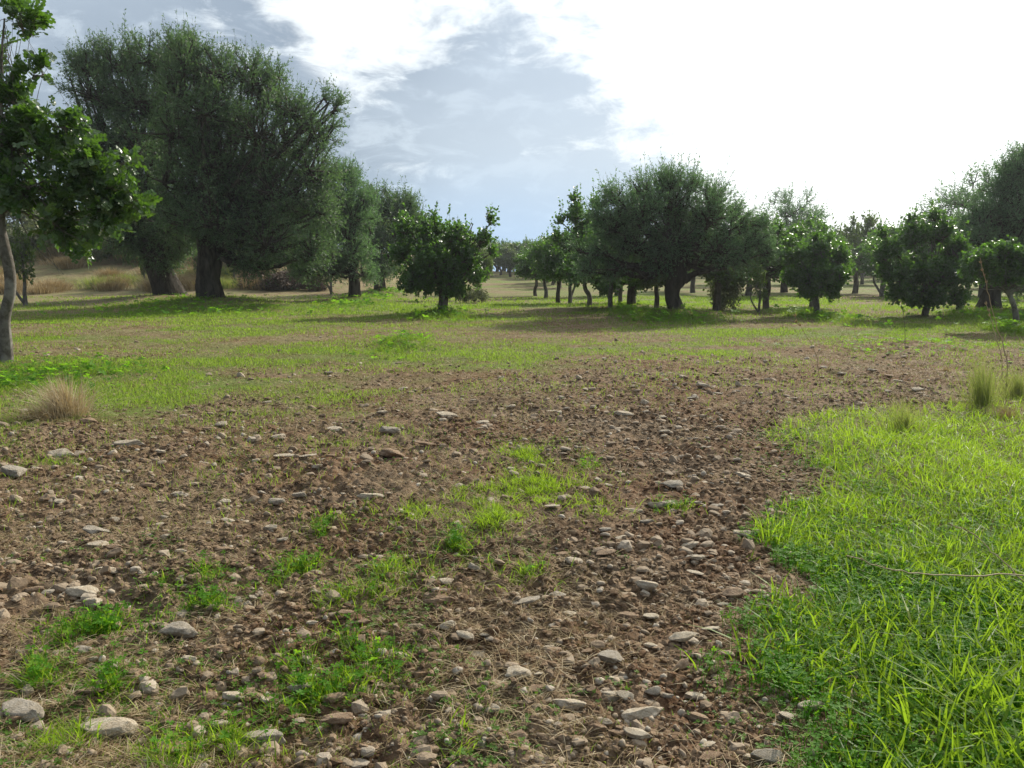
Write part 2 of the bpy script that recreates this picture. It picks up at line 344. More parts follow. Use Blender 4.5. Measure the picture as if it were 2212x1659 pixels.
# ------------------------------------------------------------------ ground sheet
def build_ground():
    rr = np.concatenate([np.linspace(.02, 1.3, 24), np.exp(np.linspace(math.log(1.33), math.log(30), 1000)), np.exp(np.linspace(math.log(30.3), math.log(2500), 170))])
    den = np.linspace(-R(43), R(43), 520); rest = np.linspace(R(43), 2*math.pi-R(43), 120)[1:-1]
    th = np.concatenate([den, rest]); A, B_ = len(rr), len(th)
    r, a = np.meshgrid(rr, th, indexing='ij'); x = r*np.sin(a); y = r*np.cos(a); z = Z(x, y)
    i, j = np.meshgrid(np.arange(A-1), np.arange(B_), indexing='ij'); j2 = (j+1) % B_
    F = np.stack([i*B_+j, i*B_+j2, (i+1)*B_+j2, (i+1)*B_+j], -1).reshape(-1, 4)[:, ::-1]
    g = np.clip(grassy(x, y) + lush(x, y)*.5, 0, 1); d = np.hypot(x, y); s = x/np.maximum(y, .1)
    mb = MB(); mb.add(np.stack([x, y, z], -1), F, g); me = mb.mesh('ground', M_soil)
    dry = np.clip(sm(d, 30, 36)*(sm(-s, .05, .15) + .22*sm(d, 40, 60)) + .15*sm(d, 9, 16), 0, 1)
    at = me.attributes.new('dry', 'FLOAT', 'POINT'); at.data.foreach_set('value', dry.astype(np.float32).ravel())
    setp(link('ground', me), kind='structure')
build_ground()

# ------------------------------------------------------------------ templates
def ico(sub):
    import bmesh
    bm = bmesh.new(); bmesh.ops.create_icosphere(bm, subdivisions=sub, radius=1)
    v = np.array([x.co[:] for x in bm.verts]); f = np.array([[w.index for w in q.verts] for q in bm.faces]); bm.free(); return v, f
ICO1, ICO2, ICO4 = ico(1), ico(2), ico(4)
def rock(seed, sub=4, cuts=9, flat=.55, lump=.16):
    r = np.random.default_rng(seed); v, f = {1: ICO1, 2: ICO2, 4: ICO4}[sub]; v = v.copy()
    v = v*np.array([1, r.uniform(.6, .85), 1]); 
    for _ in range(cuts):
        n = nrm(r.normal(size=3)*np.array([1, 1, 1.3])); d = r.uniform(.42, .78); q = v@n; ov = np.maximum(q-d, 0); v = v - ov[:, None]*n*.94
    o = r.uniform(0, 50); ln = (fbm(v[:, 0]*1.7+o, v[:, 1]*1.7+v[:, 2]*2.3+o, seed, 4)-.5)*lump*2 + (fbm(v[:, 0]*6+o, v[:, 1]*6+v[:, 2]*5, seed+5, 4)-.5)*.16
    v = v*(1+ln[:, None]); v[:, 2] *= flat; v = v/np.abs(v[:, 0]).max(); return v, f
hexa = np.array([[0, 0, 0], [.25, .36, .04], [.72, .40, .05], [1, 0, -.03], [.72, -.40, .05], [.25, -.36, .04]])
LEAFLET_F = np.array([[0, 1, 2, 3], [0, 3, 4, 5]])
oct_ = np.array([[0, 0, 0], [.18, .30, .05], [.5, .43, .08], [.82, .34, .05], [1, 0, -.04], [.82, -.34, .05], [.5, -.43, .08], [.18, -.30, .05], [.5, 0, -.01]])
OCT_F = np.array([[0, 1, 2, 8], [8, 2, 3, 4], [8, 4, 5, 6], [0, 8, 6, 7]])
def compound(pairs, ll, base, f, seed=0, wide=1.0):
    """pinnate leaf: leaflets in pairs along a rachis of length 1"""
    r = np.random.default_rng(seed); V = []; F = []; n = 0
    items = []
    for i in range(pairs):
        t_ = .28 + .62*i/max(pairs-1, 1)
        for sgn in (1, -1): items.append((t_, sgn, r.uniform(50, 75)))
    for t_, sgn, an in items:
        an = math.radians(an); ax = np.array([math.cos(an), sgn*math.sin(an), r.uniform(-.5, .5)]); ax /= np.linalg.norm(ax)
        up = np.array([0, r.uniform(-.3, .3), 1.]); sd = np.cross(up, ax); sd /= np.linalg.norm(sd); up = np.cross(ax, sd)
        o = np.array([t_, 0, -.12*t_*t_]); l = ll*r.uniform(.85, 1.15)
        V.append(o + l*(base[:, :1]*ax + base[:, 1:2]*wide*sd + base[:, 2:]*up)); F.append(f+n); n += len(base)
    return np.concatenate(V), np.concatenate(F)
CL_NEAR = [compound(4, .31, oct_, OCT_F, s, .98) for s in range(4)]
CL_MID = [compound(3, .50, hexa, LEAFLET_F, s, 1.15) for s in range(3)]
OLIVE_LEAF = np.array([[0, 0, 0], [.45, .5, .03], [1, 0, 0], [.45, -.5, .03]]); OLIVE_F = np.array([[0, 1, 2, 3]])

def catmull(P, k):
    P = np.asarray(P, float); Q = np.vstack([2*P[0]-P[1], P, 2*P[-1]-P[-2]]); out = []
    for i in range(len(P)-1):
        p0, p1, p2, p3 = Q[i:i+4]
        for t_ in np.linspace(0, 1, k, endpoint=False):
            out.append(.5*((2*p1)+(-p0+p2)*t_+(2*p0-5*p1+4*p2-p3)*t_**2+(-p0+3*p1-3*p2+p3)*t_**3))
    out.append(P[-1]); return np.array(out)
def trunk(mb, path, rad, sides=18, gnarl=.12, flare=0., seed=1, k=7):
    """path rows xyz; radii; knotted and fluted surface, root flare at the foot"""
    C = catmull(path, k); rr = np.interp(np.linspace(0, len(path)-1, len(C)), np.arange(len(path)), rad)
    T = nrm(np.gradient(C, axis=0)); A = nrm(np.cross(T, np.array([0, 1., .02]))); B = np.cross(T, A)
    th = np.linspace(0, 2*np.pi, sides, endpoint=False); hh = np.linspace(0, 1, len(C))
    n = fbm(3+np.cos(th)[None]*2.2+seed*7+hh[:, None]*2.0, 5+np.sin(th)[None]*2.2+hh[:, None]*3.1, seed, 4)-.5
    fl = .5*(1+np.cos(th*5+seed+hh[:, None]*2.5)); fl = fl*np.exp(-hh[:, None]*6)*flare
    r = rr[:, None]*(1 + gnarl*2.4*n + gnarl*.7*np.cos(th[None]*7+hh[:, None]*5+seed) + fl)
    V = C[:, None] + r[..., None]*(np.cos(th)[None, :, None]*A[:, None]+np.sin(th)[None, :, None]*B[:, None])
    kk = len(C); j = np.arange(kk-1)[:, None]*sides; s = np.arange(sides)[None]; s2 = (s+1) % sides
    F = np.stack([j+s, j+s2, j+sides+s2, j+sides+s], -1).reshape(-1, 4); mb.add(V, F)
    return C, rr

def tree_meshes(seed, kind, path, rad, lobes, natt, ntw, nlf, leaf, twig, bark, lmat, gnarl=.12, flare=.3, up=.5, limbs=True, extra_trunks=(), sides=18, limb_r=.45, near=False, sprigs=0):
    """returns the meshes of trunk, branches and crown"""
    global rng
    keep = rng; rng = np.random.default_rng(seed)
    lobes = np.array(lobes, float); tb = MB(); C, rr = trunk(tb, path, rad, sides, gnarl, flare, seed)
    for (p2, r2) in extra_trunks: trunk(tb, p2, r2, 12, gnarl, 0, seed+3)
    top = C[-1]; start_i = int(len(C)*.62)
    cen = lobes[:, :3].mean(0)
    for l in lobes:                                        # limbs
        si = rng.integers(start_i, len(C)); s0 = C[si]; e = l[:3] - np.array([0, 0, l[5]*.25])
        mid = s0*.5+e*.5 + np.array([0, 0, -.08*np.linalg.norm(e-s0)]) + rng.normal(size=3)*.06*np.linalg.norm(e-s0)
        m1 = s0*.75+mid*.25+np.array([0, 0, .1*np.linalg.norm(mid-s0)])
        lp = catmull([s0, m1, mid, e], 5); r0 = rr[si]*limb_r*rng.uniform(.7, 1)
        lr = np.linspace(r0, r0*.22, len(lp)); jj = rng.normal(size=lp.shape)*r0*.35; jj[0] = 0; tubes(tb, lp+jj, lr, 8)
    tm = tb.mesh('trunk', bark)
    # secondary branches to points inside the lobes
    w = lobes[:, 3]*lobes[:, 4]*lobes[:, 5]; w = w**.7; w /= w.sum(); li = rng.choice(len(lobes), natt, p=w); Lb = lobes[li]
    dr = rdir(natt); rad_ = rng.uniform(.25, 1, natt)**.5; rad_ = np.where((rng.random(natt) < (.16 if kind == 'carob' else .10)) & (dr[:, 2] > -.2), rng.uniform(1.1, 1.45, natt), rad_); A = Lb[:, :3] + dr*Lb[:, 3:6]*rad_[:, None]
    S0 = Lb[:, :3] - np.array([0, 0, 1])*Lb[:, 5:6]*.25 + rng.normal(size=(natt, 3))*.05*Lb[:, 3:4]
    t_ = np.linspace(0, 1, 5)[None, :, None]; mid = (S0+A)/2 + np.array([0, 0, 1.])*(-.1*np.linalg.norm(A-S0, axis=1))[:, None] + rng.normal(size=(natt, 3))*.12*np.linalg.norm(A-S0, axis=1)[:, None]
    P = (1-t_)**2*S0[:, None]+2*t_*(1-t_)*mid[:, None]+t_**2*A[:, None]
    sc = twig; bb = MB(); tubes(bb, P, np.linspace(.028, .008, 5)[None]*np.full((natt, 1), max(sc*2.2, .5)), 4)
    # twigs
    K = natt*ntw; st = np.repeat(P[:, 2:], ntw, 0)[np.arange(K), rng.integers(0, 3, K)]
    outw = nrm(np.repeat(A - Lb[:, :3], ntw, 0)*.6 + (np.repeat(A, ntw, 0)-cen)*.35/np.maximum(1, np.abs(lobes[:, 0]).max())*1.2)
    td = nrm(outw*.75 + rdir(K)*.75 + np.array([0, 0, up])); tl = twig*rng.uniform(.5, 1.15, K)
    if sprigs:
        mask = (rng.random(K) < sprigs) & (st[:, 2] > cen[2]); tl[mask] *= 1.4 if kind == 'olive' else 1.9; td[mask] = nrm(td[mask]*.7+np.array([0, 0, .9]))
    tt = np.linspace(0, 1, 4)[None, :, None]; bend = np.array([0, 0, 1.])*rng.uniform(-.3, .35, K)[:, None]*tl[:, None]
    TP = st[:, None] + td[:, None]*tl[:, None, None]*tt + bend[:, None]*tt**2
    tubes(bb, TP, np.linspace(.005, .002, 4)[None]*np.full((K, 1), max(.8, twig*1.5)), 3)
    bm_ = bb.mesh('branches', bark)
    # leaves
    M = K*nlf; q = rng.uniform(.12, 1.03, M); ki = np.repeat(np.arange(K), nlf)
    pos = st[ki] + td[ki]*tl[ki, None]*q[:, None] + bend[ki]*q[:, None]**2
    side = rdir(M); ct = rng.random(natt)[np.repeat(np.arange(natt), ntw)][ki]
    tint = np.clip(.35*ct + .65*rng.random(M)**1.3 + .12*sm(q, .7, 1.), 0, 1)
    lb = MB()
    if kind == 'olive':
        ax = nrm(td[ki]*.75 + side*.75); nr = rdir(M); ln = leaf*rng.uniform(.7, 1.25, M)
        stamp(lb, OLIVE_LEAF, OLIVE_F, pos, ax, nr, np.stack([ln, ln*.30, ln], 1), tint)
    else:
        ax = nrm(td[ki]*.5 + side*.9 + np.array([0, 0, .1])); nr = nrm(rdir(M)*.75 + np.array([0, 0, .75]) + outw[ki]*.3); ln = leaf*rng.uniform(.7, 1.2, M)
        T = CL_NEAR if near else [(hexa*np.array([1, 1.05, 1]), LEAFLET_F)]; wh = rng.integers(0, len(T), M)
        for k_ in range(len(T)):
            mk = wh == k_; stamp(lb, T[k_][0], T[k_][1], pos[mk], ax[mk], nr[mk], ln[mk], tint[mk])
    lm = lb.mesh('crown', lmat, smooth=False)
    rng = keep
    return tm, bm_, lm
def place(name, meshes, loc, label, cat, group=None, rz=0, sc=(1, 1, 1), partnames=('trunk', 'branches', 'crown')):
    t = empty(name, loc, label, cat, group, rz); t.scale = sc
    for n, me in zip(partnames, meshes): link(n, me, t)
    return t

def ulobes(base, D, items, thick=.55, seed=0, copies=3):
    """crown lobes given on the photograph (overview px) around a trunk at depth D -> local metres"""
    r = np.random.default_rng(seed); k = D/FPX*1.0; out = []
    bx, by = base
    for (u, v, ru) in items:
        R_ = ru*k; x = (u-1106)*k; el_ = -(v-829.5)/FPX; dirv = ray(u, v); tpl = D/dirv[1]; X = dirv[0]*tpl; Zz = EYE+dirv[2]*tpl
        for c in range(copies):
            oy = 0 if c == 0 else (r.uniform(.5, 1.2)*R_*thick*2*(1 if c == 1 else -1))
            f = (D+oy)/D if c else 1
            sc_ = 1 if c == 0 else .86
            out.append((X-bx, oy, Zz*1.0, R_*sc_, R_*sc_*1.05, R_*sc_*.95))
    return out
def shrink(l, k): return [(a, b_, c, d*k, e*k, f*k) for a, b_, c, d, e, f in l]
def zrel(lobes, z): return [(a, b_, c-z, d, e, f) for a, b_, c, d, e, f in lobes]
def px(base, z, D, pts, grounded=True):
    """trunk path from photograph points (u, v, half-width px) at depth D -> local path, radii"""
    P = []; Rr = []
    for (u, v, w) in pts:
        d = ray(u, v); t_ = D/d[1]; P.append((d[0]*t_-base[0], 0, EYE+d[2]*t_-z)); Rr.append(w*D/FPX)
    if grounded: P[0] = (P[0][0], 0, min(P[0][2], 0)-.25)
    return P, Rr

# ------------------------------------------------------------------ the two great olives and their neighbours
def special(key, name, kind, trunk_px, lobe_px, label, cat, natt, ntw, nlf, leaf, twig, bark, lm, group=None, thick=.5, copies=3, yoff=0, **kw):
    x, y = SPOT[key]; z = float(macro(x, y)); D = y
    P, Rr = px((x, y), z, D, trunk_px)
    lob = shrink(zrel(ulobes((x, y), D, lobe_px, thick, 5, copies), z), kw.pop('shr', .74 if kind == 'carob' else .9))
    ex = []
    for tp in kw.pop('more', ()):
        ex.append(px((x, y), z, D, tp, tp[0][1] > 625))
    ms = tree_meshes(kw.pop('seed', 11), kind, P, Rr, lob, natt, ntw, nlf, leaf, twig, bark, lm, extra_trunks=ex, **kw)
    return place(name, ms, (x, y, z), label, cat, group)
special('O1', 'olive_tree', 'olive', [(457, 664, 42), (455, 640, 27), (452, 600, 23), (455, 560, 25), (452, 510, 24), (460, 450, 17)],
        [(425, 150, 62), (480, 160, 60), (560, 185, 60), (630, 235, 58), (690, 285, 45), (715, 270, 22), (480, 250, 90), (590, 300, 90), (680, 370, 62), (480, 350, 105), (610, 410, 95), (690, 450, 50), (500, 470, 90), (600, 520, 75), (680, 540, 55), (420, 470, 70), (540, 560, 50), (425, 105, 26), (535, 138, 26), (600, 165, 24), (725, 235, 18), (470, 130, 20), (705, 215, 18), (395, 190, 55), (400, 290, 65), (385, 390, 60), (375, 140, 35)],
        'huge dark olive tree with upright thick trunk, the nearer of the two giants', 'tree', 1450, 9, 11, .105, .62, M_barkO, M_olive, group='old olive trees', gnarl=.13, flare=.5, up=.35, sprigs=.12, seed=21)
special('O2', 'olive_tree', 'olive', [(374, 650, 34), (362, 622, 27), (345, 585, 24), (332, 545, 23), (325, 500, 19), (320, 440, 14)],
        [(200, 150, 42), (260, 140, 45), (330, 130, 50), (385, 125, 40), (230, 210, 60), (320, 220, 75), (240, 300, 75), (330, 320, 85), (230, 400, 70), (320, 430, 80), (380, 480, 80), (280, 510, 60), (350, 550, 45), (285, 98, 20), (365, 100, 16), (400, 100, 20), (168, 140, 22), (225, 112, 18), (150, 170, 14)],
        'huge dark olive tree with trunk leaning left, behind the upright giant', 'tree', 1100, 9, 12, .12, .68, M_barkO, M_olive, group='old olive trees', gnarl=.13, flare=.3, up=.35, sprigs=.12, seed=22, thick=.4)
special('O3', 'olive_tree', 'olive', [(766, 652, 15), (766, 625, 12), (764, 600, 11), (758, 560, 8)],
        [(750, 385, 38), (735, 440, 50), (770, 470, 45), (700, 500, 50), (770, 540, 45), (720, 570, 45), (660, 580, 35), (785, 590, 28), (790, 430, 22), (640, 540, 35)],
        'silver-green olive tree with stout dark trunk against the right side of the giant olive', 'tree', 620, 8, 12, .10, .5, M_barkO, M_olive2, group='old olive trees', flare=.3, up=.35, sprigs=.1, seed=23)
special('O4', 'olive_tree', 'olive', [(829, 634, 8), (826, 610, 6), (822, 580, 5)],
        [(830, 455, 38), (870, 460, 35), (880, 440, 18), (800, 430, 30), (850, 510, 40), (800, 520, 38), (830, 570, 35), (895, 480, 20), (840, 425, 14)],
        'grey-green olive tree with twin dark trunks, partly hidden by the round carob tree', 'tree', 420, 8, 11, .13, .65, M_barkO, M_olive, group='old olive trees', more=[[(815, 634, 7), (812, 605, 5), (815, 580, 4)]], up=.35, sprigs=.12, seed=24)
special('O5', 'olive_tree', 'olive', [(1468, 684, 19), (1460, 664, 15), (1452, 640, 14), (1454, 618, 16), (1464, 600, 19), (1463, 578, 13), (1458, 550, 12), (1458, 530, 9)],
        [(1440, 400, 30), (1490, 400, 30), (1390, 412, 28), (1535, 430, 34), (1330, 430, 30), (1450, 440, 55), (1380, 455, 55), (1520, 470, 55), (1320, 490, 45), (1590, 480, 38), (1450, 510, 60), (1370, 530, 52), (1540, 530, 52), (1300, 540, 32), (1625, 520, 36), (1640, 480, 18), (1590, 550, 38), (1420, 560, 38), (1330, 575, 28), (1650, 545, 20), (1275, 580, 30), (1255, 540, 24), (1300, 470, 26)],
        'broad domed olive tree with twisted split grey trunk, alone in the middle of the grove', 'tree', 850, 9, 10, .075, .48, M_barkO, M_olive2, group='old olive trees', gnarl=.2, flare=.4, up=.3, sprigs=.10, seed=25, limb_r=.6, more=[[(1478, 606, 8), (1500, 592, 6), (1530, 585, 5), (1570, 578, 4)]])
special('OR', 'olive_tree', 'olive', [(2135, 680, 30), (2138, 655, 20), (2143, 630, 16), (2155, 600, 15), (2175, 560, 12)],
        [(2200, 370, 38), (2170, 410, 40), (2230, 400, 50), (2120, 470, 35), (2180, 470, 55), (2250, 480, 60), (2100, 520, 35), (2160, 540, 48), (2230, 550, 55), (2125, 570, 30), (2090, 480, 18), (2215, 345, 20), (2290, 500, 60), (2190, 610, 30), (2300, 400, 50)],
        'tall pale olive tree with bulbous black trunk at the right edge', 'tree', 800, 9, 12, .08, .45, M_barkO, M_olive2, group='old olive trees', flare=.5, up=.35, sprigs=.15, seed=26)
# ------------------------------------------------------------------ carob trees that stand out
special('C1', 'carob_tree', 'carob', [(957, 682, 11), (957, 660, 10), (958, 640, 10), (952, 600, 7), (955, 560, 5)],
        [(880, 500, 30), (930, 505, 38), (985, 515, 38), (870, 545, 38), (935, 560, 55), (1000, 560, 48), (1040, 520, 22), (900, 600, 45), (970, 610, 42), (1025, 595, 28), (885, 490, 16), (940, 478, 12), (1020, 480, 12), (1058, 482, 12), (1060, 545, 14), (925, 622, 18), (990, 625, 18)],
        'round dark green carob tree with short trunk, alone left of the central avenue', 'tree', 680, 5, 10, .068, .26, M_barkD, M_carob, group='carob trees of the front row', gnarl=.06, flare=.2, up=.5, sprigs=.2, seed=31)
special('C2', 'carob_tree', 'carob', [(1366, 670, 11), (1364, 640, 9), (1366, 610, 9), (1350, 570, 7)],
        [(1245, 470, 22), (1245, 435, 12), (1270, 500, 30), (1225, 530, 24), (1270, 560, 40), (1330, 560, 45), (1240, 590, 30), (1310, 610, 35), (1370, 600, 35), (1205, 520, 12), (1290, 450, 16), (1215, 480, 10), (1350, 500, 40)],
        'tall dark carob tree with jagged sprigs, half behind the left of the domed olive', 'tree', 560, 5, 10, .072, .30, M_barkD, M_carob, group='carob trees beside the domed olive', gnarl=.06, up=.6, sprigs=.25, seed=32)
special('C3', 'carob_tree', 'carob', [(1764, 684, 6), (1764, 660, 6), (1762, 640, 5), (1760, 600, 4)],
        [(1720, 555, 25), (1765, 545, 30), (1805, 560, 25), (1720, 595, 28), (1765, 590, 35), (1805, 600, 26), (1745, 625, 22), (1790, 625, 20), (1760, 522, 10), (1785, 525, 10), (1710, 530, 10)],
        'small round carob tree with thin grey trunk on bright grass, right of the domed olive', 'tree', 520, 5, 9, .062, .22, M_barkC, M_carob, group='carob trees of the front row', gnarl=.06, up=.5, sprigs=.15, seed=33)
special('CR', 'carob_tree', 'carob', [(1996, 688, 7), (2000, 670, 7), (2008, 650, 6), (2010, 610, 5)],
        [(1920, 545, 24), (1975, 520, 30), (2025, 510, 30), (2060, 545, 28), (1930, 590, 32), (1985, 580, 42), (2045, 590, 40), (1950, 630, 30), (2010, 635, 34), (2065, 640, 24), (1910, 510, 9), (1975, 480, 12), (2020, 475, 12), (1905, 560, 14), (2090, 600, 14), (1980, 640, 16)],
        'large dark carob tree with slanting trunk, beside the pale olive near the right edge', 'tree', 720, 5, 10, .066, .26, M_barkD, M_carob, group='carob trees of the front row', gnarl=.06, up=.5, sprigs=.2, seed=34)
special('CE', 'carob_tree', 'carob', [(2199, 712, 7), (2194, 680, 5.5), (2186, 650, 5), (2175, 630, 4), (2150, 605, 3)],
        [(2120, 565, 26), (2160, 550, 28), (2200, 560, 30), (2140, 590, 22), (2185, 595, 26), (2230, 580, 26), (2250, 560, 25), (2100, 585, 14)],
        'young carob tree with thin bent trunk before the pale olive at the right edge', 'tree', 420, 5, 9, .06, .19, M_barkC, M_carob, group='carob trees of the front row', gnarl=.05, up=.4, seed=35)
# the near young tree at the left edge
special('young_left', 'young_carob_tree', 'carob', [(10, 796, 15), (14, 760, 12), (10, 690, 11), (22, 630, 11), (20, 580, 11), (6, 520, 11), (2, 480, 8), (6, 400, 5), (3, 250, 3.5), (4, 120, 2.5), (10, 40, 1.5)],
        [(50, 60, 26), (15, 150, 12), (80, 160, 22), (40, 230, 28), (70, 290, 42), (20, 320, 40), (140, 270, 32), (120, 330, 45), (190, 350, 40), (60, 400, 55), (150, 400, 48), (230, 400, 34), (262, 350, 15), (275, 432, 15), (210, 450, 40), (120, 480, 40), (250, 480, 24), (190, 520, 26), (130, 590, 14), (160, 575, 12), (-60, 400, 70), (-80, 250, 60), (-40, 120, 40), (-90, 480, 50), (30, 20, 22)],
        'young carob tree with smooth wavy grey trunk and round glossy leaves at the left edge', 'tree', 270, 3, 4, .165, .26, M_barkC, M_carob3, near=True, shr=.72, gnarl=.05, flare=.1, up=.35, limb_r=.5, seed=36, thick=.5, copies=2)

# ------------------------------------------------------------------ carob kinds for the rows
def generic(seed, H, Wd, kind='carob', trunk_h=.26, lm=M_carob, bark=M_barkC, natt=340, ntw=5, nlf=8, leaf=.08, twig=.28, lean=.0, forks=0):
    r = np.random.default_rng(seed); th = H*trunk_h; a = Wd/2; hb = (H-th)/2; cz = H-hb*1.0
    lob = []
    for i in range(15):
        d = nrm(r.normal(size=3)); q = r.uniform(.35, .75); s_ = r.uniform(.28, .40)
        lob.append((lean*.5+d[0]*a*q, d[1]*a*q, cz+d[2]*hb*q, a*s_, a*s_, hb*s_*1.05))
    for i in range(4):
        d = r.uniform(-.6, .6, 2); lob.append((d[0]*a, d[1]*a, H-hb*.16, a*.14, a*.14, hb*.22))
    rr = .028*H+.02; path = [(0, 0, -.2), (r.uniform(-.06, .06), 0, th*.5), (lean+r.uniform(-.08, .08), r.uniform(-.05, .05), th), (lean*1.4, 0, th+hb*.6), (lean*1.5, 0, th+hb*1.1)]
    rd = [rr*1.25, rr, rr*.9, rr*.7, rr*.4]; ex = []
    if forks: ex = [([(0, 0, 0), (-.25, 0, th*.5), (-.45, .1, th*1.1), (-.5, .1, th*1.6)], [rr*.7, rr*.6, rr*.5, rr*.3])]
    return tree_meshes(seed, kind, path, rd, lob, natt, ntw, nlf, leaf, twig, bark, lm, gnarl=.05, flare=.15, up=.5, sides=10, sprigs=.2, extra_trunks=ex)
KC = [generic(101, 2.9, 3.0, bark=M_barkD), generic(102, 3.0, 2.8, lean=.15), generic(103, 2.7, 3.2, forks=1), generic(104, 3.1, 3.1, bark=M_barkD, lm=M_carob2, natt=360)]
KO = [generic(111, 5.2, 5.4, 'olive', .22, M_olive2, M_barkO, 420, 6, 9, .12, .5)]
KS = [generic(121, 1.5, .9, lm=M_carob2, natt=50, leaf=.06, twig=.2, trunk_h=.35), generic(122, 1.6, 1.0, lm=M_carob2, natt=55, leaf=.06, twig=.22, trunk_h=.3, forks=1)]
def row_tree(u, v, H, Wd, k, label, group, d=None, K=KC, base_h=3.0, name='carob_tree'):
    x, y, z = G(u, v) if d is None else GD(u, d)
    r = random.Random(int(u*7+v)); s = H/base_h
    return place(name, K[k % len(K)], (x, y, z), label, 'tree', group, r.uniform(0, 6.28), (Wd/base_h, Wd/base_h, s))
gr = 'carob trees bordering the central avenue'
row_tree(1157, 639.5, 2.5, 2.6, 0, 'farthest carob tree with a visible trunk at the right of the central avenue', gr)
row_tree(1179, 644, 2.7, 2.5, 1, 'small dark carob tree beside the avenue, second from its far end', gr)
row_tree(1206, 656, 2.7, 2.5, 0, 'carob tree with short black trunk beside the avenue, before the forked one', gr)
row_tree(1231, 657, 2.8, 2.3, 2, 'carob tree with thin crooked forked stem at the right of the avenue', gr)
row_tree(1271, 663, 2.6, 2.3, 1, 'carob tree with straight pale trunk left of the crossed trunks', gr)
row_tree(1318, 666, 2.6, 2.3, 2, 'carob tree with two crossed pale trunks under the domed olive', 'carob trees beside the domed olive')
row_tree(1340, 655, 2.5, 2.3, 0, 'carob tree with thin dark trunk between crossed trunks and thick one', 'carob trees beside the domed olive')
row_tree(1417, 668, 2.3, 2.0, 3, 'small leafy carob tree directly left of the twisted olive trunk', 'carob trees beside the domed olive')
row_tree(1547, 671, 2.9, 3.0, 3, 'carob tree with pale slanting trunk right of the twisted olive trunk', 'carob trees beside the domed olive')
row_tree(1655, 668, 2.6, 2.8, 0, 'dark carob tree hanging low between the domed olive and the small round carob', 'carob trees right of the domed olive')
row_tree(1753, 665, 2.7, 2.8, 1, 'carob tree with dark trunk right behind the small round carob', 'carob trees right of the domed olive')
row_tree(1846, 634, 4.2, 4.0, 3, 'light green carob tree at the far end of the grassy gap on the right', 'carob trees right of the domed olive')
row_tree(1905, 640, 3.4, 3.0, 1, 'light green carob tree behind the left of the large dark slanting carob', 'carob trees right of the domed olive')
row_tree(992, 650, 2.3, 2.1, 0, 'small carob tree hidden behind the round dark carob', 'small trees behind the round carob')
row_tree(1029, 638, 2.8, 2.0, 3, 'thin-stemmed pale carob tree right behind the round dark carob', 'small trees behind the round carob')
row_tree(1640, 677, 1.15, .8, 1, 'sapling with pale shiny leaves on a dark stump right of the domed olive', 'young saplings', K=KS, base_h=1.5, name='sapling')
row_tree(314, 625, 2.0, .8, 0, 'thin bare-stemmed sapling just left of the leaning olive trunk', 'young saplings', K=KS, base_h=1.5, name='sapling')
row_tree(429, 617, 2.2, 1.0, 1, 'white-stemmed sapling seen between the two giant olive trunks', 'young saplings', K=KS, base_h=1.5, name='sapling')
row_tree(508, 615, 2.2, 1.0, 0, 'white forked sapling right of the upright giant olive trunk', 'young saplings', K=KS, base_h=1.5, name='sapling')
row_tree(716, 636, 2.2, 1.5, 1, 'sapling with two pale stems left of the silver-green olive', 'young saplings', K=KS, base_h=1.5, name='sapling')
row_tree(57, 660, 2.6, 1.6, 1, 'crooked dark-stemmed little tree right of the smooth wavy trunk', 'young saplings', K=KS, base_h=1.5, name='sapling')
# far rows beyond
rs = random.Random(5)
far = []
for i in range(11): far.append((1075+i*13+rs.uniform(-4, 4), 58+abs(11-i)*5+rs.uniform(-3, 3), rs.choice([0, 1, 3]), 'c'))
for i in range(26): far.append((1320+i*36+rs.uniform(-12, 12), rs.uniform(38, 72), rs.choice([0, 1, 2, 3]), 'r'))
for i in range(12): far.append((660+i*30+rs.uniform(-8, 8), rs.uniform(58, 95), rs.choice([0, 3]), 'l'))
LF = {'c': ('pale green carob tree in the far cluster closing the central avenue', 'far carob trees closing the avenue'),
      'r': ('carob tree among the far rows behind the domed olive and right-hand trees', 'far carob trees behind the right-hand row'),
      'l': ('carob tree in the distance behind the silver-green and grey-green olives', 'far carob trees behind the left-hand olives')}
for i in range(70): far.append((1000+i*19+rs.uniform(-12, 12), rs.uniform(74, 120), rs.choice([0, 1, 3]), 'r' if 1000+i*19 > 1290 else 'c'))
for i in range(26): far.append((420+i*24+rs.uniform(-12, 12), rs.uniform(80, 120), rs.choice([0, 1, 3]), 'l'))
for i in range(16): far.append((1020+i*10+rs.uniform(-4, 4), rs.uniform(84, 118), rs.choice([0, 1, 3]), 'c'))
for (u, d, k, w_) in far:
    if 1810 < u < 1880 and d < 60: d = 66
    x, y, z = GD(u, d); h = (rs.uniform(2.6, 3.8) if w_ != 'c' else rs.uniform(2.8, 3.8))*(1.25 if d > 73 and w_ != 'c' else 1)
    lab, grp = LF[w_]
    place('carob_tree', KC[k], (x, y, z), lab, 'tree', grp, rs.uniform(0, 6), (h/3*1.15, h/3*1.15, h/3))
for u, d, h, lab in ((1010, 75, 1.6, ''),):
    pass
row_tree(560, 0, 6.5, 6.5, 0, 'grey-green olive tree on the bank, seen low between giant trunk and silver-green olive', 'olive trees behind the giants', d=52, K=KO, base_h=5.2, name='olive_tree')
row_tree(690, 0, 5.2, 6.0, 0, 'grey-green olive tree behind the silver-green one, seen low at its left', 'olive trees behind the giants', d=55, K=KO, base_h=5.2, name='olive_tree')
row_tree(1690, 0, 6.0, 6.0, 0, 'pale olive tree crown rising between the domed olive and the small round carob', 'olive trees behind the right-hand row', d=50, K=KO, base_h=5.2, name='olive_tree')
row_tree(2120, 0, 6.0, 7.0, 0, 'pale olive tree farther back behind the large slanting carob', 'olive trees behind the right-hand row', d=40, K=KO, base_h=5.2, name='olive_tree')

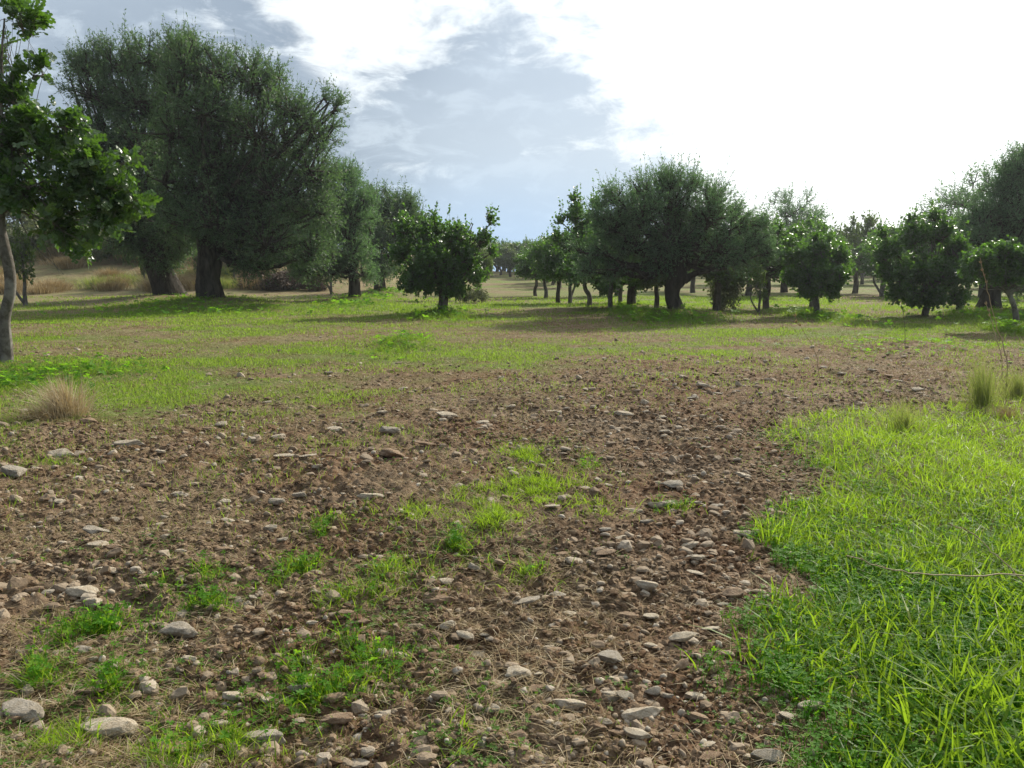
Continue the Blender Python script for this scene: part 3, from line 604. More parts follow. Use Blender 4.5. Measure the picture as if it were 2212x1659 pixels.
# ------------------------------------------------------------------ blades
def blades(mb, pos, ht, wd, lean, tint, seg=3, az_=None, droop=.6):
    n = len(pos); a = rng.uniform(0, 2*np.pi, n) if az_ is None else az_
    ld_ = np.stack([np.cos(a), np.sin(a), np.zeros(n)], 1); fa = rng.uniform(0, 2*np.pi, n); sd = np.stack([np.cos(fa), np.sin(fa), np.zeros(n)], 1)
    t_ = np.linspace(0, 1, seg+1); out = np.empty((n, seg+1, 2, 3))
    for i, q in enumerate(t_):
        c = pos + ld_*(lean*ht*(q*.35+q*q*.65))[:, None]; c[:, 2] += ht*(q - droop*lean*.5*q*q)
        w = wd*(1.-q**1.6)*(.65+.7*min(q*2, 1)) + wd*.04
        out[:, i, 0] = c - sd*w[:, None]*.5; out[:, i, 1] = c + sd*w[:, None]*.5
    k = (seg+1)*2; b0 = np.arange(n)[:, None]*k + np.arange(seg)[None]*2
    F = np.stack([b0, b0+1, b0+3, b0+2], -1).reshape(-1, 4); mb.add(out, F, np.repeat(tint, k))
def gpos(x, y, dz=-.01): return np.stack([x, y, Z(x, y)+dz], 1)

# dense grass at the right
n = 150000; d = np.exp(rng.uniform(math.log(1.4), math.log(8.2), n)); s = rng.uniform(.08, 1.15, n); x = s*d; y = d
k = rng.random(n) < lush(x, y)*(.55+.45*sm(fbm(x*5, y*5, 71, 2), .3, .6)); x, y = x[k], y[k]; n = len(x)
mb = MB(); cl = fbm(x*2.5, y*2.5, 73, 3); nearf = 1-sm(y, 2.4, 3.6)
k = rng.random(n) > .74*nearf; x, y, cl = x[k], y[k], cl[k]; n = len(x)
nf = 1-sm(y, 2.2, 3.6)
blades(mb, gpos(x, y), rng.uniform(.022, .125, n)*(.5+1.1*cl)*(1+.5*nf*rng.random(n)), rng.uniform(.003, .0070, n)*(1+.5*nf), rng.uniform(.15, 1.5, n), np.where(rng.random(n) < .035, .99, np.clip(.04+.55*rng.random(n)+1.1*(cl-.5)+.42*sm(y, 2.4, 4.2), 0, 1)), 3)
kk = 4200; dd = np.exp(rng.uniform(math.log(1.4), math.log(7), kk)); xx = rng.uniform(.2, 1., kk)*dd; k = rng.random(kk) < lush(xx, dd); ms_ = MB()
blades(ms_, gpos(xx[k], dd[k]), rng.uniform(.03, .09, k.sum()), rng.uniform(.0018, .0036, k.sum()), rng.uniform(.6, 2.6, k.sum()), rng.random(k.sum()), 4)
setp(link('dead_grass', ms_.mesh('dead_grass', M_straw, False)), 'dead straw blades caught in the bright green grass', 'dead grass', kind='stuff')
setp(link('grass', mb.mesh('grass', M_grass, False)), 'dense sunlit bright green grass carpet in the right foreground', 'grass', kind='stuff')
# clover and other low round leaves under and before it
def clover_t():
    V = []; F = []; n_ = 0
    for i in range(3):
        a = i*2.094; ax = np.array([math.cos(a), math.sin(a), .12]); sd = np.array([-math.sin(a), math.cos(a), 0]); 
        q = np.array([[0, 0, 0], [.5, .42, .06], [.95, .38, .02], [.86, 0, -.02], [.95, -.38, .02], [.5, -.42, .06]])
        V.append(q[:, :1]*ax+q[:, 1:2]*sd+q[:, 2:]*np.array([0, 0, 1])); F.append(np.array([[0, 1, 2, 3], [0, 3, 4, 5]])+n_); n_ += 6
    return np.concatenate(V), np.concatenate(F)
CT = clover_t()
def clover(mb, x, y, hmin, hmax, smin, smax):
    n = len(x); h = rng.uniform(hmin, hmax, n); p0 = gpos(x, y); off = rng.normal(size=(n, 2))*.012; p1 = p0 + np.stack([off[:, 0], off[:, 1], h], 1)
    tint = rng.random(n)*.7+.2*sm(h, hmin, hmax)
    stamp(mb, CT[0], CT[1], p1, nrm(np.stack([rng.normal(size=n), rng.normal(size=n), rng.normal(size=n)*.25], 1)), nrm(rdir(n)*.45+np.array([0, 0, 1.])), rng.uniform(smin, smax, n), tint)
    tubes(mb, np.stack([p0, p1], 1), np.full((n, 2), .0009), 3, tint)
n = 110000; d = np.exp(rng.uniform(math.log(1.3), math.log(6.5), n)); x = rng.uniform(.15, 1.15, n)*d; y = d
lu = lush(x-.12*(fbm(x*6, y*6, 77, 2)), y); edgy = sm(lush(x+.10, y), .2, .8)*(1-.55*sm(lush(x-.35, y), .3, .9)*sm(y, 2.6, 3.8))
k = rng.random(n) < edgy*(.35+.65*sm(fbm(x*4, y*4, 79, 2), .4, .6))*(1-.6*sm(y, 3.2, 5)); mb = MB(); clover(mb, x[k], y[k], .010, .070, .006, .013)
setp(link('clover', mb.mesh('clover', M_clover, False)), 'low dark green clover leaves in and along the bright grass at the right', 'clover', kind='stuff')

# sparse grass of the open field
mb = MB(); n = 620000; d = np.exp(rng.uniform(math.log(3.5), math.log(42), n)); s = rng.uniform(-.78, .78, n); x = s*d; y = d*np.ones(n)
g = grassy(x, y); cl = fbm(x*1.3, y*1.3, 81, 4); k = rng.random(n) < np.maximum(g, .10*sm(-x/y, -.05, .3)*sm(d, 3, 6)+.20*sm(d, 6, 10))*sm(cl, .34, .56)*(1-lush(x, y)); x, y, cl, d = x[k], y[k], cl[k], d[k]; n = len(x)
blades(mb, gpos(x, y), rng.uniform(.02, .07, n)*(.7+.6*cl)*(1+.7*sm(d, 14, 30)), np.maximum(.004, .0007*d), rng.uniform(.1, .8, n), np.clip(rng.random(n)*.85+.5*(cl-.5)+.1*sm(fbm(x*.3, y*.3, 83, 2), .4, .6), 0, 1), 2)
n = 110000; d = np.exp(rng.uniform(math.log(1.5), math.log(12), n)); x = rng.uniform(-.8, .8, n)*d; y = d     # stray shoots on the stony soil
k = rng.random(n) < (.28+.9*strip(x, y))*sm(fbm(x*2, y*2, 87, 4)+.14*strip(x, y), .44, .62)*(1-.7*np.exp(-((x/np.maximum(y, 1)-.2)/.12)**2)); x, y = x[k], y[k]; n = len(x)
blades(mb, gpos(x, y), rng.uniform(.012, .045, n), np.maximum(.0022, .0006*y), rng.uniform(.1, 1., n), rng.random(n), 2)
setp(link('field_grass', mb.mesh('field_grass', M_field, False)), 'sparse short green and yellowish grass sprouting over the open field', 'grass', kind='stuff')

# seedlings and small round leaves sprinkled through the soil
n = 40000; d = np.exp(rng.uniform(math.log(1.4), math.log(11), n)); x = rng.uniform(-.8, .5, n)*d; y = d; t_ = x/y
k = rng.random(n) < (1-lush(x, y))*sm(fbm(x*2.4+8, y*2.4, 211, 4)+.10*strip(x, y)-.02, .50, .66)*(1-.85*np.exp(-((t_-.2)/.12)**2)); mb = MB(); fs = 1
clover(mb, x[k], y[k], .006, .03, .005, .012)
setp(link('seedlings', mb.mesh('seedlings', M_clover2, False)), 'tiny round-leaved seedlings sprinkled over the tilled soil', 'seedlings', kind='stuff')
# straw litter
mb = MB(); n = 210000; d = np.exp(rng.uniform(math.log(1.4), math.log(12), n)); x = rng.uniform(-.8, .75, n)*d; y = d
k = rng.random(n) < (.10+.9*sm(fbm(x*1.7+5, y*1.7, 91, 4)+.10*strip(x, y), .46, .64))*(1-.8*lush(x, y))*(1-.75*np.exp(-((x/np.maximum(y, 1)-.22)/.12)**2)); x, y = x[k], y[k]; n = len(x)
blades(mb, gpos(x, y, .0), rng.uniform(.008, .034, n), np.maximum(.0024, .00062*y), rng.uniform(1.0, 4.5, n), rng.random(n)**1.3, 3, None, .3)
n = 90000; d = np.exp(rng.uniform(math.log(6), math.log(30), n)); x = rng.uniform(-.8, .75, n)*d; y = d      # and through the thin grass farther on
k = rng.random(n) < (.1+.9*sm(fbm(x*1.1+5, y*1.1, 98, 4), .42, .62)); x, y = x[k], y[k]; n = len(x)
blades(mb, gpos(x, y, .0), rng.uniform(.012, .04, n), np.maximum(.0024, .0006*y), rng.uniform(.8, 3.5, n), rng.random(n), 2, None, .3)
n = 330000; d = np.exp(rng.uniform(math.log(1.4), math.log(24), n)); x = rng.uniform(-.8, .75, n)*d; y = d
k = rng.random(n) < (.08+.92*sm(fbm(x*3.7+5, y*3.7, 95, 4)+.12*strip(x, y)-.02+.05*sm(y, 5, 9), .42, .64))*(1-.9*lush(x, y))*(1-.6*np.exp(-((x/np.maximum(y, 1)-.22)/.12)**2)); x, y = x[k], y[k]; n = len(x); mo = MB()
blades(mo, gpos(x, y, -.003), rng.uniform(.008, .026, n)*(1+.05*y), np.maximum(.0022, .0006*y), rng.uniform(.3, 2.2, n), np.clip(rng.random(n)*.8+.6*(fbm(x*2, y*2, 96, 2)-.4), 0, 1), 2)
setp(link('moss', mo.mesh('moss', M_moss, False)), 'mossy olive-brown fuzz and dead grass stubs matting the tilled soil', 'moss', kind='stuff')
setp(link('straw_litter', mb.mesh('straw_litter', M_straw, False)), 'thin dry straw stalks lying tangled on the stony soil', 'straw', kind='stuff')

# ------------------------------------------------------------------ pebbles and soil crumbs
def crumbs(name, n, mat_, label, smin, smax, pw, r0, r1, seed, emb=.25, keep=1., tb=0.):
    mb = MB(); d = np.exp(rng.uniform(math.log(r0), math.log(r1), n)); x = rng.uniform(-.82, .82, n)*d; y = d
    w = (1-.88*grassy(x, y))*(1-.9*lush(x, y))*(.3+.7*sm(fbm(x*1.2, y*1.2, seed, 3), .35, .6))*(1-.8*sm(y, r1*.55, r1)); k = rng.random(n) < w*keep; x, y = x[k], y[k]; n = len(x)
    sz = (smin + (smax-smin)*rng.random(n)**pw)*(y/2.5)**.3
    wh = rng.integers(0, 6, n)
    for q in range(6):
        tv, tf = rock(seed+q, 1 if q < 3 else 2, 5, .65, .5)
        mk = (wh == q) & ((y < 5) | (q < 3)) ; 
        if q < 3: mk = mk | ((wh == q+3) & (y >= 5))
        if not mk.any(): continue
        a = rng.uniform(0, 6.28, mk.sum()); ax = np.stack([np.cos(a), np.sin(a), rng.normal(size=len(a))*.2], 1)
        p = gpos(x[mk], y[mk], 0); p[:, 2] += sz[mk]*emb
        ss = sz[mk][:, None]*rng.uniform(.7, 1.15, (mk.sum(), 3))
        stamp(mb, tv, tf, p, ax, nrm(rdir(len(a))*.35+np.array([0, 0, 1.])), ss, np.clip(rng.random(len(a))+tb, 0, 1))
    return setp(link(name, mb.mesh(name, mat_, name == 'pebbles')), label, name.split('_')[-1], kind='stuff')
crumbs('soil_clods', 150000, M_clod, 'brown crumbs and clods of tilled soil over the foreground', .004, .021, 2.6, 1.3, 12, 300, .05)
crumbs('pebbles', 26000, M_peb, 'small buff pebbles strewn over the brown soil', .003, .019, 3.6, 1.3, 13, 320, .2)

# ------------------------------------------------------------------ stones, each its own
ROCKS = {}
for i in range(16):
    v, f = rock(500+i*13, 4, 11, [.46, .36, .52, .30][i % 4], .22); mb = MB(); mb.add(v, f); ROCKS[i] = (mb, )
RM = {}
def rock_mesh(i, mkey):
    if (i, mkey) not in RM: RM[(i, mkey)] = ROCKS[i][0].mesh('stone', {'A': M_stoneA, 'B': M_stoneB, 'C': M_stoneC}[mkey])
    return RM[(i, mkey)]
def stone(u, v, w, mk, label, group=None, asp=None, rot=None, hi=.85, k=None):
    x, y, z = G(u, v); dd = math.hypot(math.hypot(x, y), EYE); r = random.Random(int(u*13+v*7)); W_ = w/FPX*dd/2
    o = link('stone', rock_mesh(r.randrange(16) if k is None else k, mk)); z = float(Z(x, y))
    o.location = (x, y, z + .004 + W_*.22*hi); o.rotation_euler = (r.uniform(-.18, .18), r.uniform(-.15, .15), r.uniform(-.5, .5) + (math.pi if r.random() < .5 else 0))
    o.scale = (W_, W_*r.uniform(.55, .85)*(.75 if w > 75 else 1), W_*r.uniform(.8, 1.15)*hi); setp(o, label, 'stone', group); return o
SL = [(285, 962, 80, 'A', 'pale knobbly stone lying right of the dry grass tussock, largest near it'), (135, 992, 55, 'A', 'rounded buff stone below the dry grass tussock'), (35, 1030, 70, 'C', 'flat grey stone at the left edge below the dry grass tussock'),
 (612, 992, 50, 'A', 'humped pale stone in the middle left of the stony soil, below a smaller pale one'), (605, 948, 42, 'A', 'pale stone just above the humped pale stone'), (838, 943, 55, 'C', 'long grey stone at the top edge of the red-brown soil'),
 (965, 904, 52, 'A', 'flat pale stone at the upper middle of the red-brown soil'), (480, 922, 34, 'A', 'small pale stone right of the dry grass tussock and knobbly stone'), (574, 872, 26, 'A', 'upright buff pebble-like stone in the thin grass at left'), (848, 992, 66, 'B', 'broad reddish-brown stone in the upper middle of the soil'),
 (915, 970, 44, 'B', 'reddish-brown stone right above the broad reddish-brown one'), (802, 1083, 62, 'A', 'sharp-edged pale stone above the small grass patches in the middle'), (485, 1085, 36, 'A', 'small oval pale stone alone at middle left'), (592, 1090, 46, 'C', 'low grey stone left of a round grey stone in the middle left'),
 (650, 1073, 36, 'C', 'round grey stone between the oval pale stone and sharp-edged pale stone'), (315, 1060, 38, 'B', 'small brown stone in the left middle ground below the knobbly stone'), (385, 1073, 32, 'A', 'thin flat pale stone in the left middle ground'), (207, 1153, 56, 'C', 'long flat grey stone in the left part of the stony soil'),
 (230, 1245, 46, 'A', 'flat pale stone above the white lumpy stone at left'), (182, 1290, 66, 'A', 'white lumpy stone in the lower left, brightest of its cluster'), (68, 1280, 46, 'B', 'round buff stone near the left edge, left of the white lumpy stone'), (205, 1314, 56, 'A', 'low pale stone touching the foot of the white lumpy stone'),
 (388, 1388, 78, 'C', 'wide flat grey slab half buried right of the leafy weeds at lower left'), (175, 1424, 48, 'C', 'smooth grey stone poking up below the leafy weeds at lower left'), (292, 1478, 46, 'B', 'brown rounded stone above the long pale rock at lower left'), (408, 1452, 38, 'A', 'small pale oval stone right of the brown rounded stone'),
 (48, 1562, 95, 'C', 'big rough grey rock in the bottom left corner'), (232, 1590, 108, 'A', 'long pale rock at the bottom left, longest in the field'), (470, 1582, 46, 'A', 'small white stone right of the long pale rock'), (580, 1612, 96, 'C', 'bulky pale grey rock at the bottom beside a grass patch'),
 (1458, 1060, 58, 'C', 'grey boulder-like stone at the upper right of the stony track'), (1412, 1100, 44, 'A', 'pale stone just below the grey boulder-like stone'), (1400, 1138, 36, 'C', 'rounded grey stone, third below the grey boulder-like stone'), (1490, 1186, 50, 'A', 'flat pale stone near the clover edge of the bright grass'),
 (1362, 1112, 32, 'A', 'small pale stone left of the rounded grey stone on the track'), (1236, 1228, 46, 'A', 'oval pale stone in the centre of the lower soil'), (1030, 1221, 30, 'C', 'small grey knob of stone below the bright little grass clump'), (1022, 1242, 32, 'C', 'flat grey stone touching the small grey knob'),
 (1392, 1280, 60, 'A', 'pale stone with a dark undercut at centre right'), (1207, 1298, 58, 'C', 'tilted angular grey stone in the lower middle'), (1135, 1314, 72, 'C', 'long broken grey stone left of the tilted angular one'), (1352, 1328, 56, 'B', 'dark brown block half sunk in the lower track'),
 (1228, 1336, 42, 'A', 'white broken stone below the tilted angular grey one'), (1406, 1336, 38, 'A', 'small pale stone right of the dark brown block'), (1490, 1374, 46, 'A', 'round pale stone, left one of a pair near the bright grass'), (1536, 1368, 40, 'A', 'round pale stone, right one of a pair near the bright grass'),
 (1322, 1446, 64, 'C', 'grey stone with a hollow shadow beneath it in the lower track'), (1320, 1480, 34, 'A', 'small pale stone just below the hollow grey one'), (1120, 1480, 62, 'A', 'pale half-buried stone left of the hollow grey one'), (1182, 1406, 36, 'A', 'small buff stone between straw mats in the lower middle'),
 (1238, 1534, 92, 'A', 'large white flat stone in the bottom middle'), (1064, 1546, 38, 'A', 'smooth round pale stone left of the large white flat stone'), (1388, 1556, 92, 'A', 'large white slab with a dark undercut near the bottom'), (1382, 1604, 66, 'A', 'round pale stone just below the large white slab'),
 (1334, 1600, 44, 'B', 'reddish stone left of the round pale stone near the bottom'), (1472, 1450, 52, 'B', 'buff brown stone right of the hollow grey one'), (1352, 1520, 44, 'A', 'pale stone above the large white slab, left of a grey one'), (1414, 1508, 42, 'C', 'upright grey stone above the large white slab'),
 (1502, 1510, 46, 'A', 'angular pale stone right of the upright grey one'), (1500, 1556, 56, 'B', 'buff stone right of the large white slab'), (1348, 903, 46, 'A', 'pale stone at the top of the stony track'), (1495, 871, 24, 'C', 'tiny dark-footed grey stone at the top of the track'),
 (1515, 845, 36, 'A', 'thin pale slab at the far top of the track'), (1482, 950, 30, 'C', 'small grey stone midway up the track'), (1534, 1642, 58, 'B', 'rusty red stone at the very bottom by the grass edge'), (1665, 1645, 84, 'C', 'grey rock at the bottom, half covered by clover'),
 (915, 1652, 62, 'B', 'rusty brown stone at the bottom edge, left of the middle'), (868, 1408, 52, 'A', 'pale buried stone between grass clumps at lower middle'), (722, 930, 40, 'A', 'small pale stone in a row at the upper left of the soil'), (1042, 918, 32, 'A', 'small pale stone right of the flat pale one at the top of the soil'),
 (1228, 1470, 40, 'B', 'brownish stone above the large white flat stone')]
for a in SL: stone(*a)
rs = random.Random(77)
zone = {'l': ('small pale or grey stone scattered on the soil in the left part of the field', 'small stones scattered on the left of the field'),
        'c': ('small pale or grey stone scattered on the soil in the middle of the field', 'small stones scattered in the middle of the field'),
        'r': ('small pale or grey stone scattered on the stony track beside the bright grass', 'small stones scattered on the track')}
# the countless smaller ones as one mass
def rubble():
    n = 16000; d = np.exp(rng.uniform(math.log(1.4), math.log(15), n)); x = rng.uniform(-.82, .8, n)*d; y = d; t_ = x/y
    w = (1-.9*grassy(x, y))*(1-lush(x, y))*(.25+.75*sm(fbm(x*1.6+3, y*1.6, 201, 3), .38, .58))*(.6+.9*np.exp(-((t_-.19)/.12)**2)+.4*sm(-t_, .1, .5))*(1-.7*sm(y, 9, 15))
    k = rng.random(n) < w*.5; x, y = x[k], y[k]; n = len(x); sz = (.008 + .025*rng.random(n)**2.0)*(y/3)**.35; wh = rng.integers(0, 8, n); mb = MB()
    for q in range(8):
        tv, tf = rock(700+q*3, 2, 8, .55, .35); mk = wh == q; m_ = mk.sum(); a = rng.uniform(-.7, .7, m_) + np.pi*(rng.random(m_) < .5)
        p = gpos(x[mk], y[mk], 0); p[:, 2] += sz[mk]*.22
        stamp(mb, tv, tf, p, np.stack([np.cos(a), np.sin(a), rng.normal(size=m_)*.12], 1), nrm(rdir(m_)*.22+np.array([0, 0, 1.])), sz[mk][:, None]*rng.uniform(.75, 1.25, (m_, 3)), np.clip(.12+.7*rng.random(m_), 0, 1))
    setp(link('small_stones', mb.mesh('small_stones', M_peb, False)), 'countless small angular pale stones littering the tilled soil', 'stones', kind='stuff')
rubble()
cnt = 0
while cnt < 215:
    u = rs.uniform(0, 2200); v = 790 + 860*rs.random()**1.0
    x, y, z = G(u, v)
    if grassy(x, y) > .45 or lush(x, y) > .1: continue
    if any(abs(u-a[0]) < a[2]*.6 and abs(v-a[1]) < a[2]*.4 for a in SL): continue
    w = (22 + 38*rs.random()**2)*(.5+.65*(v-790)/860); q = 'l' if u < 740 else ('c' if u < 1250 else 'r')
    if q != 'r' and rs.random() < .35: continue
    stone(u, v, w, rs.choice('AAABBC'), *zone[q]); cnt += 1

# ------------------------------------------------------------------ grass patches in the stony soil
def patch(u, v, wu, wv, n, label, name='grass_patch', cat='grass patch', leafy=.15, tall=.055, group='green patches in the stony soil', tb=.0, mat_=M_grass):
    x0, y0, z0 = G(u, v); x1, _, _ = G(u+wu/2, v); _, ya, _ = G(u, v-wv/2); _, yb, _ = G(u, v+wv/2); rx = abs(x1-x0); ry = abs(ya-yb)/2
    q = rng.normal(size=(n, 2))*(.62 + .5*(rng.random((n, 1)) < .2)); x = x0+q[:, 0]*rx; y = y0+q[:, 1]*ry; k = fbm(x*11, y*11, int(u), 3) > .44+.12*rng.random(n); x, y = x[k], y[k]; n = len(x)
    mb = MB(); far_ = math.hypot(x0, y0)
    blades(mb, gpos(x, y), (.2+.8*rng.random(n)**1.3)*tall, np.maximum(rng.uniform(.0018, .0048, n), .00045*far_), rng.uniform(.2, 1.3, n), np.clip(rng.random(n)*.9+tb, 0, 1), 3)
    m_ = int(n*leafy*.45)
    parts = mb.mesh('grass_patch', mat_, False)
    if m_ > 8:
        e = empty(name, (0, 0, 0), label, cat, group); link('blades', parts, e)
        mb2 = MB(); ii = rng.integers(0, n, m_); fs = max(1, far_/4.5)*(1.3 if tall > .1 else 1); clover(mb2, x[ii], y[ii], .008, max(.035, tall*.9), .007*fs, .016*fs); link('leaves', mb2.mesh('leaves', M_clover, False), e)
        # bring the origin to the patch
        e.location = (x0, y0, z0)
        for c in e.children: c.location = (-x0, -y0, -z0)
    else:
        o = link(name, parts); setp(o, label, cat, group)
PT = [(1135, 982, 90, 34, 900, 'bright grass clump, farthest up of those in the middle of the soil', .0), (1270, 1005, 50, 30, 500, 'small upright green clump right of the farthest middle clump', .4),
 (1165, 1060, 110, 50, 1500, 'bright yellow-green grass patch in the middle, its right half', .0), (1050, 1085, 110, 60, 1500, 'bright yellow-green grass patch in the middle, its left half', .0), (1070, 1135, 70, 40, 700, 'grass tail hanging below the bright middle patch', .0),
 (985, 1185, 60, 40, 800, 'little bright feathery clump below the middle patch', .3), (700, 1140, 60, 30, 450, 'small leafy green tuft left of the yellow straw tuft', .5), (775, 1115, 60, 26, 350, 'thin green tuft above the yellow straw tuft', .2),
 (900, 1118, 90, 44, 700, 'yellowing grass tuft between the two green tufts and the middle patch', .0), (635, 1235, 110, 40, 700, 'loose green tuft in the left middle of the lower soil', .3), (860, 1245, 120, 50, 800, 'loose yellowish tuft below the yellowing grass tuft', .1),
 (760, 1300, 140, 46, 800, 'wide thin green patch at the lower middle left', .1), (412, 1258, 80, 44, 600, 'leafy tuft with round leaves at the lower left', .5), (430, 1330, 90, 40, 450, 'thin weeds below the leafy tuft at the lower left', .6),
 (225, 1372, 150, 60, 1100, 'dark leafy weed patch at the lower left, broadest on that side', .6), (745, 1440, 150, 70, 1100, 'tall grass patch with clover at the bottom left of centre', .4), (675, 1505, 130, 60, 900, 'drooping grass patch just below the tall clover patch', .3),
 (440, 1630, 170, 60, 1300, 'bright grass patch at the bottom edge left of the bulky grey rock', .1), (135, 1620, 90, 60, 400, 'pale yellow grass blades at the bottom left by the long rock', .0), (245, 1500, 60, 34, 250, 'broad-leaved seedling clump above the long pale rock', .8),
 (85, 1480, 90, 40, 400, 'low green weeds at the left edge above the rough grey rock', .3), (1255, 1045, 60, 30, 350, 'faint olive tuft right of the bright middle patch', .1), (1130, 1250, 90, 30, 350, 'mossy thin tuft in the centre above the tilted stone', .1), (1460, 1100, 60, 22, 250, 'tiny green weed on the track below the grey boulder-like stone', .4),
 (980, 1630, 50, 50, 200, 'a few long blades at the bottom middle edge', .1), (1290, 1110, 90, 40, 500, 'dry yellowish tuft left of the track stones', .0)]
for u, v, wu, wv, n, lab, lf in PT: patch(u, v, wu*1.1, wv*1.15, int(n*(2.6 if lf < .05 and 950 < u < 1200 else 1.5)), lab, leafy=lf, tall=.085 if v < 1350 else .095, tb=.25 if lf < .15 else .05)
patch(870, 738, 110, 16, 5200, 'dark green weedy mound in the open field between camera and round carob', 'weed_mound', 'weed mound', .15, .17, 'weedy mounds in the field', -.45, M_field)
patch(1960, 742, 200, 18, 3000, 'bright green weedy mound with a little seedling in the right field', 'weed_mound', 'weed mound', .3, .10, 'weedy mounds in the field', .0, M_grass)
patch(95, 815, 260, 60, 5200, 'dark leafy weed bed at the foot of the wavy grey trunk', 'weed_bed', 'weed bed', .6, .15, 'weeds at the tree feet', -.4, M_field)
for (u, v, w_, lab) in ((457, 672, 260, 'dark weeds around the foot of the upright giant olive'), (372, 652, 220, 'dark weeds around the foot of the leaning giant olive'), (766, 658, 120, 'green weeds around the stout trunk of the silver-green olive'), (957, 686, 130, 'dark weeds around the foot of the round carob'), (1464, 690, 150, 'bright weeds around the twisted olive trunk'),
                        (1366, 674, 90, 'weeds at the foot of the tall jagged carob'), (2135, 684, 170, 'weeds around the bulbous black olive trunk'), (1764, 686, 80, 'low weeds at the foot of the small round carob'), (2195, 716, 90, 'dark weeds at the foot of the young bent carob'), (826, 638, 90, 'weeds at the foot of the twin-trunked olive')):
    patch(u, v, w_, 24, 5000, lab, 'weed_bed', 'weed bed', .12, .24, 'weeds at the tree feet', -.4, M_field)

# ------------------------------------------------------------------ tussocks
def tussock(u, v, n, ht, spread, label, mat_, name='grass_tussock', cat='tussock', group='tussocks', tb=0., wide=.003, up=1., wind=3.1):
    x0, y0, z0 = G(u, v); z0 = float(Z(x0, y0)); r = np.abs(rng.normal(size=n))*spread*.32*rng.uniform(.4, 1.3, n); a = np.where(rng.random(n) < .6, rng.normal(size=n)*1.1+wind, rng.uniform(0, 6.283, n))
    pos = np.stack([r*np.cos(a), r*np.sin(a), np.full(n, -.02)], 1)
    mb = MB(); blades(mb, pos, rng.uniform(.2, 1, n)**.8*ht, np.maximum(wide, .0004*y0)*rng.uniform(.7, 1.3, n), rng.uniform(.1, 1.5, n)*up*(.4+r/spread*1.6), np.clip(rng.random(n)+tb, 0, 1), 5, a+rng.normal(size=n)*.5, .9)
    o = link(name, mb.mesh(name, mat_, False)); o.location = (x0, y0, z0); return setp(o, label, cat, group)
tussock(150, 898, 850, .47, .44, 'bleached dry grass tussock in the left foreground', M_straw, tb=.6, up=1.1, wide=.0042)
tussock(100, 905, 700, .22, .6, 'flattened straw skirt left of the bleached tussock', M_straw, name='flattened_straw', cat='straw', up=2.0)
tussock(2125, 885, 560, .62, .30, 'tall upright green rush tussock at the right edge', M_rush, tb=.1, up=.42)
tussock(1955, 930, 320, .34, .32, 'small thin green rush tussock at the top edge of the bright grass', M_rush, tb=.25, up=.6)
tussock(2205, 860, 800, .42, .3, 'yellowing tussock cut off by the right edge, behind the tall rush', M_rush, tb=.2, up=.5)
tussock(2180, 905, 700, .20, .45, 'low brown dry tussock at the foot of the tall rush', M_straw, up=1.6)
tussock(2045, 805, 500, .10, .22, 'small heap of grey-white dry twigs in the right field', M_straw, name='twig_heap', cat='twigs', tb=.3, up=2.2)
# dry grasses and scrub on the bank at the back left
rs = random.Random(9)
for i in range(46):
    u = rs.uniform(-40, 640); d_ = rs.uniform(45, 58)
    x, y, z = GD(u, d_); n = 900; ht = rs.uniform(.6, 1.4); sp = rs.uniform(.8, 1.6)
    r = np.abs(rng.normal(size=n))*sp*.4; a = rng.uniform(0, 6.283, n); mb = MB()
    blades(mb, np.stack([r*np.cos(a), r*np.sin(a), np.full(n, -.05)], 1), rng.uniform(.5, 1, n)*ht, np.full(n, .022), rng.uniform(.1, .9, n), np.clip(rng.random(n), 0, 1), 3, a, .8)
    o = link('dry_grass_clump', mb.mesh('dry_grass_clump', M_straw if i % 5 else M_rush, False)); o.location = (x, y, z)
    setp(o, 'tan dry grass clump on the bank behind the giant olives', 'dry grass', 'dry grass clumps on the bank')
def scrub_mesh(seed, mat_, n=3500, leaf=.13):
    global rng
    kp = rng; rng = np.random.default_rng(seed); mb = MB()
    c = rdir(14)*np.array([.7, .7, .4])+np.array([0, 0, .55]); q = c[rng.integers(0, 14, n)] + rdir(n)*rng.uniform(.1, .42, n)[:, None]; q[:, 2] = np.maximum(q[:, 2], .02)
    ln = leaf*rng.uniform(.6, 1.3, n); stamp(mb, OLIVE_LEAF, OLIVE_F, q, rdir(n), rdir(n), np.stack([ln, ln*.45, ln], 1), rng.random(n)); m_ = mb.mesh('shrub', mat_, False); rng = kp; return m_
SC = [scrub_mesh(1, M_scrub), scrub_mesh(2, M_scrub), scrub_mesh(3, M_brush)]
for i in range(34):
    u = -120 + i*24 + rs.uniform(-10, 10); d_ = rs.uniform(56, 70); x, y, z = GD(u, d_)
    o = link('shrub', SC[i % 2]); k = rs.uniform(1.3, 2.8); o.location = (x, y, z-.1); o.scale = (k*1.3, k*1.3, k); o.rotation_euler = (0, 0, rs.uniform(0, 6))
    setp(o, 'grey-green shrub on the crest of the bank behind the dry grass', 'shrub', 'shrubs on the crest of the bank')
for i, (u, v, k, lab) in enumerate(((580, 622, 1.3, 'dead brown brushwood heap right of the white forked sapling'), (620, 623, 1.5, 'dead brown brushwood heap, biggest of the row'), (660, 625, 1.2, 'dead brown brushwood heap left of the silver-green olive'))):
    x, y, z = G(u, v); o = link('brushwood_heap', SC[2]); o.location = (x, y, z-.1); o.scale = (k*1.3, k, k*.6); o.rotation_euler = (0, 0, i*1.3); setp(o, lab, 'brushwood', 'dead brushwood heaps')
x, y, z = G(1024, 655); o = link('shrub', SC[0]); o.location = (x, y, z); o.scale = (.6, .6, .55); setp(o, 'small dark bush at the foot of the trees right behind the round carob', 'shrub')
